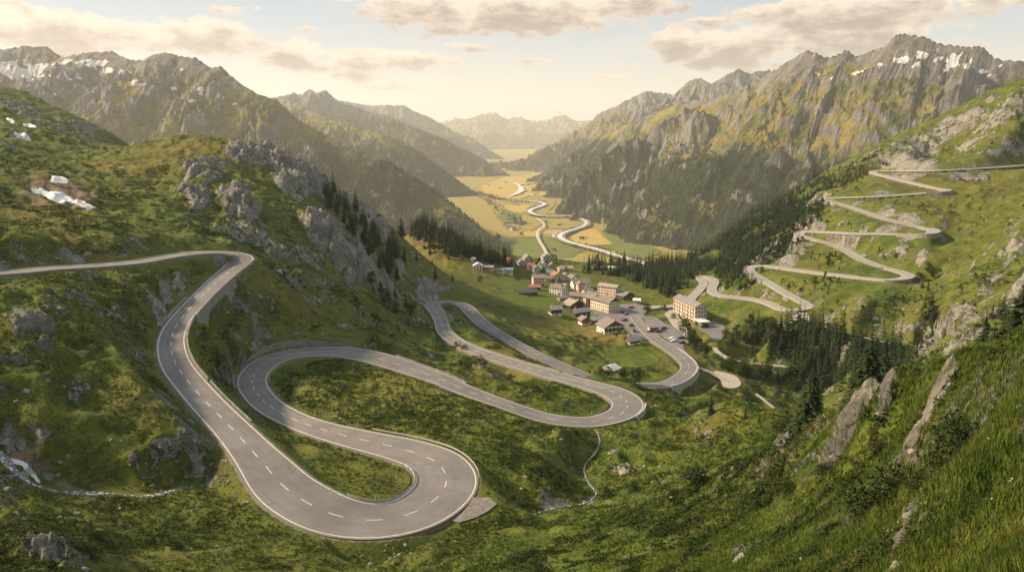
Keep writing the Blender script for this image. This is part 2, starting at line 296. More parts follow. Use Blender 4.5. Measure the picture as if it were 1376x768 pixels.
# ---- cover masks in ground space: px, py, radius px, strength  (placed on the ground point seen there)
def first_hit(px, py, T=None):
    """first ground point along the line of sight, on the base surface"""
    a, b, c = ray(px, py); u = a/b; t = c/b
    T = CT if T is None else T
    i = np.clip((u-cu[0])/(cu[1]-cu[0]), 0, len(cu)-1.001); k = int(i); f = i-k
    col = T[:, k]*(1-f)+T[:, k+1]*f
    w = np.where(col >= t)[0]
    if len(w) == 0: return None
    j = w[0]
    if j == 0: Y = math.exp(cv[0])
    else:
        g = (t-col[j-1])/(col[j]-col[j-1]+1e-12); Y = math.exp(cv[j-1]+g*(cv[1]-cv[0]))
    return u*Y, Y, t*Y
ROCKS = [ # px, py, half width, half height, strength: rock faces and outcrops
(330,212,26,10,.9),(385,225,30,12,1),(352,205,14,8,.8),(415,245,22,14,1),(270,240,22,12,.7),(265,270,24,12,.7),(320,283,24,17,1.1),(250,262,14,22,.7),(290,225,30,10,.5),
(440,262,26,14,1),(478,285,20,16,.9),(505,300,16,14,.6),(455,345,34,42,1.25),(500,385,26,24,1.1),(430,320,22,18,1),(475,330,22,30,1.0),(515,395,20,16,1.1),(495,345,12,26,.7),(535,360,10,20,.5),(330,315,30,12,.6),(370,340,30,10,.5),(300,312,16,10,.4),(575,400,14,10,1.2),(590,395,14,8,.9),
(40,440,30,22,.8),(72,420,22,9,.7),(110,385,16,8,.6),(80,465,14,8,.5),(5,352,20,8,.9),(115,350,26,5,.6),(60,352,14,5,.4),(215,415,9,22,.8),(222,390,9,9,.7),(240,385,8,12,.8),(385,380,22,10,.5),(415,360,14,8,.4),
(15,590,18,30,.8),(30,640,16,14,.6),(250,580,14,12,.8),(222,535,16,7,.5),(70,745,34,22,.9),(15,700,20,16,.4),(290,345,22,7,.8),(180,625,10,10,.3),
(700,478,10,6,.3),(668,515,16,7,.5),(648,498,12,6,.5),(610,432,14,6,.5),(745,673,26,10,.8),(790,672,14,12,.8),(838,634,16,7,.9),(690,690,18,6,.5),(650,700,20,8,.4),(530,752,34,7,.5),(560,735,22,6,.4),
(1148,562,28,32,.9),(1170,548,18,18,.8),(1190,540,10,22,.8),(1247,563,54,9,-62,.95),(1262,530,14,22,1.1),(1226,610,10,22,.9),(1232,672,12,14,.7),(1222,708,13,20,1.0),(1205,745,16,20,1.1),(1236,718,12,8,.8),(1375,600,10,24,.8),(1350,690,34,10,.5),(1000,746,26,7,.7),(1300,675,26,8,.5),(1050,610,14,12,1),(1035,628,16,8,.6),(980,650,20,6,.5),(1190,530,12,8,.8),
(1300,128,50,8,.5),(1340,160,44,10,.4),(1240,185,40,9,.5),(1290,170,40,10,.45),(1360,150,26,12,.4),(1215,200,30,7,.5),(1170,215,22,6,.4),(1320,205,44,5,.4),(1290,235,26,12,.7),(1320,242,14,10,.7),(1225,228,34,7,.8),(1160,268,14,5,.5),(1240,218,20,5,.4),
(1025,349,22,7,.9),(1060,352,16,8,.9),(1210,300,30,7,.8),(1135,280,20,5,.6),(1180,262,16,4,.6),(1080,310,22,5,.7),(1155,311,20,4,.7),(1190,285,14,8,.6),(1215,325,12,16,.6),(1148,325,14,6,.4),(1240,345,10,14,.5),(1260,300,16,20,.4),(1290,440,20,20,.7),(1260,455,16,20,.7),(1330,430,30,10,.5),(1370,400,12,24,.8),(1365,340,12,26,.6),(1240,470,12,18,.8),(1330,390,12,18,.4),(1300,460,30,12,.5),
(980,305,20,8,.5),(1010,280,18,7,.6),(1060,255,22,8,.6),(1035,295,16,7,.5),(1095,272,14,6,.5),(945,392,10,3,.4),(985,394,16,3,.6),(1150,375,26,4,.4),(1100,435,22,5,.3),(1040,530,16,4,.2),(1230,380,10,5,.4),
(60,170,30,10,.5),(20,150,30,10,.7),(110,178,30,8,.5),(15,205,20,6,.3),(20,185,20,6,.4)]
SNOWS = [(74,268,30,4.2,14,.95),(112,280,13,3,16,.95),(80,246,10,3.2,10,.85),(33,191,11,2.2,14,.85),(42,176,9,1.8,18,.8),(30,629,15,5,8,1),(48,642,9,5,30,.9),(14,165,5,2,0,.8)]
DIRT = [(85,262,44,20,0,.95),(60,275,40,12,10,.7),(40,620,44,26,10,.8),(90,650,30,9,5,.7),(438,612,16,7,25,.6),(1000,512,30,11,12,.3),(745,680,60,8,0,.35),(600,706,34,12,-30,.25),(400,300,30,8,20,.3),(820,684,22,5,5,.5),(1375,690,40,8,0,.5),(830,586,26,5,0,.0)]
DRY = [(250,205,80,16,0,.8),(160,232,60,9,0,.8),(300,215,60,8,0,.5),(600,335,60,22,25,.9),(650,360,50,12,20,.8),(560,318,24,8,15,.9),(800,450,60,14,0,1.0),(735,440,60,9,10,.8),(850,425,14,4,0,.5),(900,480,26,12,40,.5),(970,505,26,12,20,.6),
 (520,530,60,20,15,.35),(700,515,60,12,15,.5),(970,575,90,14,0,.6),(120,330,120,14,-6,.6),(60,300,50,20,20,.5),(380,400,60,26,25,.35),(500,440,60,16,15,.3),(1290,520,40,22,-30,.5),(1340,500,40,20,-20,.6),(1230,590,40,30,-40,.2),(1330,600,30,20,0,.3),
 (1290,260,60,24,0,.35),(1200,150,60,14,-20,.3),(1150,250,50,16,0,.3),(200,560,60,24,10,.35),(430,300,20,6,20,.7),(1340,260,40,30,0,.3),(470,300,20,7,10,.6),(300,330,10,6,0,.2),(1060,560,40,10,10,.3),(1120,450,40,10,0,.3),(620,385,40,10,35,.5),(740,395,40,8,20,.2)]
LUSH = [(720,395,60,20,15,.8),(850,480,36,18,10,.8),(780,420,50,14,5,.9),(660,400,30,16,30,.6),(1300,560,60,40,-30,.4),(450,520,60,20,0,.3),(1330,640,60,60,0,.4)]
def mask_of(L, warp=.45, soft=.35, seed=5):
    """grid mask of irregular patches: each list entry is projected to the ground and spread there"""
    M = np.zeros(GU.shape, np.float32)
    TT = BASE/GY
    for e in L:
        px, py, w, h = e[:4]; ang, st = (e[4], e[5]) if len(e) > 5 else (0, e[4])
        hit = first_hit(px, py)
        if hit is None: continue
        x, Y, z = hit; u = x/Y; t = z/Y
        # ground slope dt/dv there tells how many metres one pixel of height covers
        v = math.log(Y); e2 = .02
        t1 = float(bilin(CT, cu, cv, np.array([u]), np.array([min(v+e2, V1-.01)]))[0])
        g = max((t1-t)/e2, .04*abs(t)+.035)
        hu = w/F*1.0; hv = min(max(h/F/g, .25*hu), 3.0*hu+.12*0)
        i0, i1 = np.searchsorted(us, [u-hu*1.9-.01, u+hu*1.9+.01]); j0, j1 = np.searchsorted(vs, [v-hv*1.9-.01, v+hv*1.9+.01])
        if i1 <= i0 or j1 <= j0: continue
        su = (GU[j0:j1, i0:i1]-u)/hu; sv = -(GV[j0:j1, i0:i1]-v)/hv
        ca, sa = math.cos(R(ang)), math.sin(R(ang)); A = su*ca+sv*sa; B = (-su*sa+sv*ca)
        if ang: A = (su*ca+sv*sa*hv/hu*1.0); B = (-su*sa*hu/hv+sv*ca)
        d = np.sqrt(A*A+B*B)+warp*fbm(GX[j0:j1, i0:i1]/(hu*Y*.7)+seed, GY[j0:j1, i0:i1]/(hv*Y*.7+1), 4, seed)
        m = (1-sstep(1-soft, 1+soft, d))*st
        M[j0:j1, i0:i1] = np.maximum(M[j0:j1, i0:i1], m)
    return M
mRock = mask_of(ROCKS, .9, .45, 3); mSnow = mask_of(SNOWS, .9, .3, 4); mDirt = mask_of(DIRT, .8, .5, 6); mDry = mask_of(DRY, .7, .7, 8); mLush = mask_of(LUSH, .6, .6, 9)

# ---- near the roads the ground is smoothed and graded to them
edge = np.full(GU.shape, 999., np.float32); rz = np.zeros(GU.shape, np.float32)
STREAM_PTS = [[(-30,585,-50.5),(0,606,-52),(22,634,-54),(50,652,-56.5),(90,659,-58),(140,660,-58.8),(190,664,-59.5),(215,662,-60),(245,652,-60.5),(275,650,-61),(312,652,-62)],
 [(800,575,-77),(806,590,-76.5),(800,606,-75),(785,625,-73.5),(790,645,-71.5),(802,662,-70),(780,676,-69.5),(745,680,-69),(712,690,-68.5),(680,698,-67.8),(640,708,-67),(600,722,-66.5),(560,740,-66.3),(530,756,-66.5),(500,775,-67.5)],
 [(952,432,-132),(949,445,-133),(950,455,-134.5),(944,466,-136),(950,478,-137.5),(975,487,-139.5),(1005,494,-141),(1035,508,-143),(1065,518,-145),(1085,532,-146.5),(1105,545,-148)],
 [(1250,505,-128),(1243,485,-121),(1240,462,-114),(1245,444,-107),(1262,432,-101),(1285,426,-96),(1305,418,-92),(1320,405,-87),(1345,392,-82),(1376,372,-72),(1400,360,-68)]]
STREAM_W = [1.3, .42, 3.6, 1.3]
streams = [smooth1(catmull(np.array([list(at_z(*p))+[STREAM_W[i]] for p in S]), 1.0), 4) for i, S in enumerate(STREAM_PTS)]
def carve(Ps, E, Z, K=None, SD=None, reach=22):
    for ip, P in enumerate(Ps):
        for k in range(0, len(P)-1):
            a, b = P[k], P[k+1]
            if a[1] < 8 or a[1] > 1300: continue
            Y = a[1]; rr = (reach+3)/Y
            i0, i1 = np.searchsorted(us, [a[0]/Y-rr, a[0]/Y+rr]); j0, j1 = np.searchsorted(vs, [math.log(Y)-rr, math.log(Y)+rr])
            if i1 <= i0 or j1 <= j0: continue
            X = GX[j0:j1, i0:i1]; Yg = GY[j0:j1, i0:i1]
            dx, dy = b[0]-a[0], b[1]-a[1]; l2 = dx*dx+dy*dy+1e-9
            t = np.clip(((X-a[0])*dx+(Yg-a[1])*dy)/l2, 0, 1)
            d = np.hypot(X-a[0]-t*dx, Yg-a[1]-t*dy)-(a[3]+(b[3]-a[3])*t)/2
            z = a[2]+(b[2]-a[2])*t; ee = E[j0:j1, i0:i1]; m = d < ee
            ee[m] = d[m]; Z[j0:j1, i0:i1][m] = z[m]
            if K is not None:
                K[j0:j1, i0:i1][m] = k+ip*100000; SD[j0:j1, i0:i1][m] = np.sign(dx*(Yg-a[1])-dy*(X-a[0]))[m]
rK = np.full(GU.shape, -1, np.int32); rSD = np.zeros(GU.shape, np.int8); carve([road_main, road_right], edge, rz, rK, rSD)
edgeL = np.full(GU.shape, 999., np.float32); rzL = np.zeros(GU.shape, np.float32); carve(lanes, edgeL, rzL, reach=8)
edgeS = np.full(GU.shape, 999., np.float32); rzS = np.zeros(GU.shape, np.float32); carve(streams, edgeS, rzS, reach=12)

# village and lots: flat ground, given as polygons (px,py) at a height
def project(P):
    P = np.asarray(P, float); d = P[..., 1]*math.cos(PITCH)-P[..., 2]*math.sin(PITCH); h = P[..., 1]*math.sin(PITCH)+P[..., 2]*math.cos(PITCH)
    return W0/2+F*P[..., 0]/d, H0/2-F*h/d
def near_idx(P, px, py):
    a, b = project(P[:, :3]); return int(np.argmin((a-px)**2+(b-py)**2))
# retaining walls: road, start pixel, end pixel, side (+1 left of travel), drop below the road (negative: wall rises above it)
RETAIN = [(0,(302,378),(256,436),1,11.0),(0,(344,487),(469,470),1,-2.6),(0,(862,556),(845,566),-1,0),(0,(835,565),(864,545),-1,4.5),(0,(880,520),(936,488),-1,8.0),(0,(322,520),(328,498),1,-1.5),
 (1,(1215,314),(1250,306),-1,9.0),(1,(1245,259),(1268,253.5),-1,6.0),(1,(1125,272.5),(1108,266),1,4.5),(1,(1082,318),(1080,311),1,4.0),(1,(1013,367),(1012,357),1,3.5),(1,(1190,376),(1222,369),-1,3.0)]
RETAIN = [(r, min(near_idx((road_main, road_right)[r], *a), near_idx((road_main, road_right)[r], *b)), max(near_idx((road_main, road_right)[r], *a), near_idx((road_main, road_right)[r], *b)), sd, h) for r, a, b, sd, h in RETAIN]
def poly_mask(poly, z, X=GX, Yg=GY):
    P = [at_z(px, py, z)[:2] for px, py in poly]; n = len(P); ins = np.zeros(X.shape, bool); D = np.full(X.shape, 1e9)
    x0, x1 = min(p[0] for p in P)-20, max(p[0] for p in P)+20; y0, y1 = min(p[1] for p in P)-20, max(p[1] for p in P)+20
    for i in range(n):
        (ax, ay), (bx, by) = P[i], P[(i+1) % n]
        c = ((ay > Yg) != (by > Yg)) & (X < (bx-ax)*(Yg-ay)/(by-ay+1e-12)+ax); ins ^= c
        dx, dy = bx-ax, by-ay; t = np.clip(((X-ax)*dx+(Yg-ay)*dy)/(dx*dx+dy*dy+1e-9), 0, 1)
        D = np.minimum(D, np.hypot(X-ax-t*dx, Yg-ay-t*dy))
    return np.where(ins, -D, D)
PADS = [ # paved areas, traced: polygon, height
 ('village_square', [(790,398),(812,412),(842,408),(868,412),(866,426),(868,437),(880,452),(862,460),(846,446),(836,436),(820,446),(812,441),(800,425)], -127.6),
 ('car_park', [(866,425),(878,424),(893,434),(902,437),(918,452),(926,460),(918,464),(926,480),(905,464),(889,450),(874,446),(868,436)], -126.3),
 ('hotel_yard', [(938,440),(944,433),(960,432),(971,436),(975,444),(970,455),(961,458),(954,450),(945,444)], -129.2),
 ('gravel_lay_by', [(636,668),(652,667),(668,673),(664,681),(648,691),(632,698),(612,703),(602,702),(622,688)], -62.3),
 ('gravel_clearing', [(960,498),(972,500),(990,506),(996,516),(988,521),(974,520),(968,510)], -128.6),
 ('gravel_apron', [(1060,426),(1083,420),(1088,430),(1086,433),(1072,430)], -112.2),
 ('hotel_drive', [(893,421),(905,417),(925,446),(918,452),(905,438)], -127.5)]
cover = {}
def height(Hh):
    """detail and grading on top of the base surface"""
    D = GY
    near = edge; calm = sstep(.8, 11.0, np.minimum(near, 40))
    calm = np.minimum(calm, sstep(0.5, 5, edgeL)*.9+.1)
    padmask = np.full(GU.shape, 1e9)
    for nm, poly, z in PADS:
        d = poly_mask(poly, z); cover[nm] = d
    vill = np.exp(-(((GX-.135*590)/110)**2+((GY-590)/110)**2))
    calm = calm*(1-.85*np.clip(vill*1.6, 0, 1))
    lawn = np.clip(mLush*1.1+np.clip(mDry-.75, 0, 1)*2, 0, 1)*(GY > 330)*(GX < 160)
    calm = calm*(1-.75*lawn)
    # hummocks, benches and gullies at several scales; wavelengths in metres
    wx = GX+6*noise(GX/31, GY/31, 40); wy = GY+6*noise(GX/31, GY/31, 41)
    amp = np.clip(GY/150, .35, 1.6)
    h = 3.2*fbm(wx/58, wy/58, 3, 11)*np.clip(GY/200, .3, 1.5)
    hum = 1-np.abs(noise(wx/17, wy/13, 21))*2; hum2 = 1-np.abs(noise(wx/7.5, wy/6, 22))*2
    h = h+1.55*amp*hum*.8+.85*np.minimum(amp, 1.1)*hum2+.55*np.minimum(amp, 1.2)*ridged(wx/3.1, wy/3.1, 3, 23)*sstep(.25, .6, GY/150+.3)+.5*np.clip(GY/300, 0, 1)*0
    fine = .10*fbm(GX/.9, GY/.9, 3, 24)*np.clip(1.4-GY/120, 0, 1)
    h = h+fine
    # close to the camera the hillside is combed into rills that run down to the left
    fg = np.clip(1.3-GY/75, 0, 1)*sstep(.0, .25, GU)
    rill = ridged((GX*.45+GY*.9)/5.0, (GX*.9-GY*.45)/22, 3, 31)-.5
    h = h*(1-.55*fg)+fg*.7*rill
    # rock: blocky steps
    c1, c2, cid = cells(wx/6.5+.4*noise(wx/3, wy/3, 50), wy/6.5+.4*noise(wx/3, wy/3, 51), 52)
    d1, d2, did = cells(wx/2.3, wy/2.3, 53)
    rk = np.clip(mRock, 0, 1)
    rs = np.clip(GY/160, .25, 1.5)
    g1, g2, gid = cells(wx/15+.4*noise(wx/6, wy/6, 56), wy/15, 57)
    blocks = ((gid-.35)*6+np.clip(g2, 0, .3)*7)*np.clip(GY/250-.5, 0, 1.2)+(cid-.25)*3.0*rs+np.clip(c2, 0, .25)*5*rs+(did-.4)*1.0*np.minimum(rs, 1)+np.clip(d2, 0, .2)*2.0*np.minimum(rs, 1)
    steep = 1.2*ridged(wx/14, wy/30, 3, 54)*rs
    h = h+rk*(blocks*.8+steep)*(.5+.5*mRock)*np.clip(.35+GY/160, .4, 1)+rk*(GY < 130)*(.75*(ridged(wx/1.9, wy/1.9, 4, 61)-.45)+.9*(did-.5)*np.clip(GY/60, .3, 1))
    z = Hh+h*calm
    # streams cut their bed
    zs = rzS-.35; e = edgeS
    k = sstep(0, 7, e); z = np.where(e < 7, np.where(e < 0, zs, zs*(1-k)+z*k), z)
    # lanes and roads
    cell = GY*(V1-V0)/NV
    lift = .10+.16*np.clip(cell, 0, 2.5)
    def grade(z, e, rr, a, lf, fl):
        e1 = np.clip(e-fl, 0, 99)
        lo, hi = rr-lf-a*e1*(1+.05*e1), rr-.04+a*e1*(1+.08*e1)
        zz = np.clip(z, lo, hi)
        zz = np.where(e < fl, rr-lf, zz)
        return np.where(e < 20, zz, z)
    z = np.where(edgeL < 8, grade(z, edgeL, rzL, .6, .12, .3), z)
    A = np.full(GU.shape, .62, np.float32)
    for r, i0, i1, sd, hh in RETAIN:
        if hh == 0: continue
        m = (rK >= r*100000+i0) & (rK <= r*100000+i1) & (rSD == sd) & (edge < 20)
        tt = np.clip((rK-r*100000-i0)/max(1, i1-i0), 0, 1); bell = np.clip(np.sin(np.pi*tt)*1.6, 0, 1)
        A = np.where(m, 9. if r == 0 else 2.6, A)
        if hh > 0: z = np.where(m, np.minimum(z, rz-hh*bell*(1-sstep(5, 17, edge))), z)
        else: z = np.where(m & (edge > 1.4), np.maximum(z, rz-hh*bell*(1-sstep(3, 14, edge))), z)
    z = grade(z, edge, rz, A, lift, .9)
    for nm, d in cover.items():
        zz = [p[2] for p in PADS if p[0] == nm][0]
        k = sstep(0, 9, d); z = np.where(d < 9, (zz-lift)*(1-k)+z*k, z)
    return z
Z = height(BASE.copy())
# small bumps must not rise between the viewpoint and the carriageway where the open slope leaves it in view
Tb = BASE/GY; TZ = Z/GY
for P in (road_main, road_right):
    T_, N_ = P[:, :2].copy(), None
    dT = np.gradient(P[:, :2], axis=0); dT /= np.linalg.norm(dT, axis=1)[:, None]+1e-9
    for s_ in (-1, 0, 1):
        X_ = P[:, 0]-dT[:, 1]*s_*P[:, 3]/2; Y_ = P[:, 1]+dT[:, 0]*s_*P[:, 3]/2; t_ = (P[:, 2]-.05)/Y_
        hid = (near_idx(road_main, 788, 503), near_idx(road_main, 862, 517)) if P is road_main else (0, 0)
        for q_, (x, y, t) in enumerate(zip(X_, Y_, t_)):
            if hid[0] < q_ < hid[1]: continue
            if y < 20 or y > 1300: continue
            i = (x/y-U0)/(U1-U0)*(NU-1); 
            if i < 2 or i > NU-3: continue
            j1 = int((math.log(y)-V0)/(V1-V0)*(NV-1)); j0 = max(0, j1-int((.42)/(V1-V0)*(NV-1)))
            for ii in (int(i)-1, int(i), int(i)+1, int(i)+2):
                c = TZ[j0:j1, ii]; b = Tb[j0:j1, ii]; m = (c > t-.004) & (b < t+.004) & (edge[j0:j1, ii] > 0)
                c[m] = t-.004
Z = TZ*GY
def soften(Zi, m, it):
    Zi = Zi.copy()
    for _ in range(it):
        Zc = Zi.copy(); Zc[1:-1, 2:-2] = (2*Zi[1:-1, 2:-2]+Zi[1:-1, 1:-3]+Zi[1:-1, 3:-1]+Zi[1:-1, :-4]+Zi[1:-1, 4:]+.5*Zi[:-2, 2:-2]+.5*Zi[2:, 2:-2])/7; Zi = np.where(m, Zc, Zi)
    return Zi
Z = soften(Z, (GY > 440) & (rK >= 100000) & (edge > 1.3) & (edge < 21), 10)
k_ = np.minimum(edge, 60) > 1.2; Zb = Z.copy(); Zb[1:-1, 1:-1] = (Z[1:-1, 1:-1]*4+Z[1:-1, :-2]+Z[1:-1, 2:]+Z[:-2, 1:-1]+Z[2:, 1:-1])/8; Z = np.where(k_ & (edge < 40), Zb, Z)
# keep a gully where the viaduct crosses
def gsample(u, v, T=None):
    return bilin(Z if T is None else T, us, vs, u, v)
def ground(x, y):
    x = np.asarray(x, float); y = np.asarray(y, float); return gsample(x/y, np.log(y))
def aim(px, py, T=None, ymin=0.):
    """ground point seen at a place in the photograph, on the finished terrain"""
    a, b, c = ray(px, py); u = a/b; t = c/b
    f = np.clip((u-us[0])/(us[1]-us[0]), 0, NU-1.001); k = int(f); f -= k
    col = (Z[:, k]*(1-f)+Z[:, k+1]*f)/np.exp(vs)
    w = np.where((col >= t) & (vs >= (math.log(ymin) if ymin else -9)))[0]
    if len(w) == 0: return None
    j = max(w[0], 1); g = (t-col[j-1])/(col[j]-col[j-1]+1e-12)
    Y = math.exp(vs[j-1]+g*(vs[1]-vs[0])); return np.array((u*Y, Y, t*Y))
# ------------------------------------------------------------------ materials
def new_mat(name, col=(.5, .5, .5), rough=.9, metal=0, spec=.3):
    m = bpy.data.materials.new(name); m.use_nodes = True; b = m.node_tree.nodes['Principled BSDF']
    b.inputs['Base Color'].default_value = (*col, 1); b.inputs['Roughness'].default_value = rough; b.inputs['Metallic'].default_value = metal
    b.inputs['Specular IOR Level'].default_value = spec
    return m
class G:
    def __init__(s, m): s.m = m; s.nt = m.node_tree; s.N = s.nt.nodes; s.L = s.nt.links; s.b = s.N['Principled BSDF']; s.pos = None
    def P(s, scale=(1, 1, 1), obj=False):
        if s.pos is None: s.pos = s.N.new('ShaderNodeNewGeometry').outputs['Position'] if not obj else s.N.new('ShaderNodeTexCoord').outputs['Object']
        if scale == (1, 1, 1): return s.pos
        n = s.N.new('ShaderNodeVectorMath'); n.operation = 'MULTIPLY'; s.L.new(s.pos, n.inputs[0]); n.inputs[1].default_value = scale; return n.outputs[0]
    def noise(s, scale, detail=3, rough=.55, vec=None, dist=0):
        n = s.N.new('ShaderNodeTexNoise'); n.inputs['Scale'].default_value = scale; n.inputs['Detail'].default_value = detail; n.inputs['Roughness'].default_value = rough; n.inputs['Distortion'].default_value = dist
        s.L.new(vec if vec is not None else s.P(), n.inputs['Vector']); return n.outputs[0]
    def vor(s, scale, feat='F1', vec=None, out='Distance'):
        n = s.N.new('ShaderNodeTexVoronoi'); n.feature = feat; n.inputs['Scale'].default_value = scale; s.L.new(vec if vec is not None else s.P(), n.inputs['Vector']); return n.outputs[out]
    def ramp(s, f, a, b, smooth=True):
        n = s.N.new('ShaderNodeMapRange'); n.interpolation_type = 'SMOOTHSTEP' if smooth else 'LINEAR'; n.inputs[1].default_value = a; n.inputs[2].default_value = b; s.L.new(f, n.inputs[0]); return n.outputs[0]
    def math(s, op, a, b=0., clamp=False):
        n = s.N.new('ShaderNodeMath'); n.operation = op; n.use_clamp = clamp
        for i, v in enumerate((a, b)):
            if isinstance(v, (int, float)): n.inputs[i].default_value = v
            else: s.L.new(v, n.inputs[i])
        return n.outputs[0]
    def mix(s, f, a, b):
        n = s.N.new('ShaderNodeMix'); n.data_type = 'RGBA'
        if isinstance(f, (int, float)): n.inputs[0].default_value = f
        else: s.L.new(f, n.inputs[0])
        for i, v in ((6, a), (7, b)):
            if isinstance(v, tuple): n.inputs[i].default_value = (*v, 1)
            else: s.L.new(v, n.inputs[i])
        return n.outputs[2]
    def attr(s, name):
        n = s.N.new('ShaderNodeAttribute'); n.attribute_name = name; return n.outputs['Fac']
    def slope(s, a, b):
        g = s.N.new('ShaderNodeNewGeometry'); x = s.N.new('ShaderNodeSeparateXYZ'); s.L.new(g.outputs['Normal'], x.inputs[0]); return s.ramp(x.outputs[2], b, a)
    def bump(s, h, strength, dist, prev=None):
        n = s.N.new('ShaderNodeBump'); n.inputs['Strength'].default_value = strength; n.inputs['Distance'].default_value = dist; s.L.new(h, n.inputs['Height'])
        if prev is not None: s.L.new(prev, n.inputs['Normal'])
        return n.outputs[0]
    def col(s, c, normal=None):
        s.L.new(c, s.b.inputs['Base Color'])
        if normal is not None: s.L.new(normal, s.b.inputs['Normal'])
        return s.m
MAT = {}
def mat_ground():
    m = new_mat('alpine_ground', rough=.95, spec=.15); g = G(m)
    big = g.ramp(g.noise(.02, 3), .38, .62); mid = g.ramp(g.noise(.11, 4, .6), .36, .64); sm = g.ramp(g.noise(.55, 5, .65), .34, .66); fi = g.noise(3.1, 4, .7)
    grass = g.mix(mid, (.040, .068, .010), (.105, .126, .018))
    dry = g.mix(sm, (.130, .105, .022), (.200, .155, .042))
    c = g.mix(g.math('ADD', g.math('MULTIPLY', big, .28), g.math('MULTIPLY', g.attr('dry'), .95), True), grass, dry)
    c = g.mix(g.math('MULTIPLY', g.attr('lush'), .75), c, (.085, .125, .014))
    shrub = g.ramp(g.math('ADD', g.noise(.27, 6, .68, dist=.4), g.math('MULTIPLY', g.attr('lawn'), -.5)), .545, .60)
    c = g.mix(g.math('MULTIPLY', shrub, .78), c, g.mix(fi, (.018, .026, .006), (.050, .060, .014)))
    c = g.mix(g.math('MULTIPLY', g.ramp(fi, .5, .72), .35), c, (.20, .18, .06))
    heath = g.math('MULTIPLY', g.ramp(g.noise(.16, 5, .6, vec=g.P((1, 1.01, 1))), .60, .68), .35)
    c = g.mix(heath, c, (.12, .075, .028))
    dirt = g.mix(g.noise(1.2, 5, .7), (.11, .070, .042), (.26, .19, .125))
    c = g.mix(g.ramp(g.math('ADD', g.attr('dirt'), g.math('MULTIPLY', g.math('SUBTRACT', g.noise(.22, 7, .7), .2), 1.5)), .95, 1.25), c, dirt)
    rk = g.mix(g.ramp(g.noise(.35, 7, .7), .3, .7), (.15, .137, .115), (.40, .365, .31))
    rk = g.mix(g.math('MULTIPLY', g.ramp(g.noise(.11, 5, .65), .42, .62), .55), rk, (.10, .095, .088)); rk = g.mix(g.ramp(g.noise(1.9, 6, .75), .55, .7), rk, (.52, .485, .42))
    rk = g.mix(g.ramp(g.math('MULTIPLY', g.vor(.55, 'DISTANCE_TO_EDGE', vec=g.P((1, 1, .45))), 1), .028, .0), rk, (.06, .058, .052))
    rk = g.mix(g.math('MULTIPLY', g.ramp(g.noise(.8, 5, .6, vec=g.P((1, 1, 1.02))), .55, .66), .6), rk, (.085, .095, .03))
    e = g.math('ADD', g.math('ADD', g.math('MULTIPLY', g.attr('rock'), 1.0), g.math('MULTIPLY', g.math('SUBTRACT', g.noise(.42, 7, .72), .5), 1.8)), g.math('MULTIPLY', g.math('SUBTRACT', g.noise(.085, 5, .62, vec=g.P((1, 1, .8))), .5), 2.8))
    e = g.math('ADD', e, g.math('MULTIPLY', g.slope(.72, .95), .55))
    rf = g.ramp(e, .66, .76)
    c = g.mix(rf, c, rk)
    c = g.mix(g.ramp(g.math('ADD', g.attr('verge'), g.math('MULTIPLY', g.noise(.9, 5, .7), .9)), .95, 1.15), c, g.mix(g.noise(2.5, 4), (.17, .145, .115), (.33, .29, .24)))
    # scattered stones that stick out of the turf
    st = g.vor(.42, 'F1'); keep = g.ramp(g.noise(.05, 3), .52, .60)
    c = g.mix(g.math('MULTIPLY', g.ramp(st, .13, .09), keep), c, (.42, .40, .36))
    snow = g.ramp(g.math('ADD', g.attr('snow'), g.math('MULTIPLY', g.math('SUBTRACT', g.noise(.45, 6, .65), .5), .9)), .46, .52)
    c = g.mix(snow, c, (.70, .69, .68))
    h = g.math('ADD', g.noise(1.6, 6, .7), g.math('MULTIPLY', g.vor(1.1), .5))
    n1 = g.bump(h, .85, .5); n2 = g.bump(g.noise(9, 4, .7), .5, .08, n1)
    n3 = g.bump(g.math('MULTIPLY', g.noise(.7, 8, .72, vec=g.P((1, 1, .5))), rf), .9, 1.6, n2)
    return g.col(c, n3)
MAT['ground'] = mat_ground()
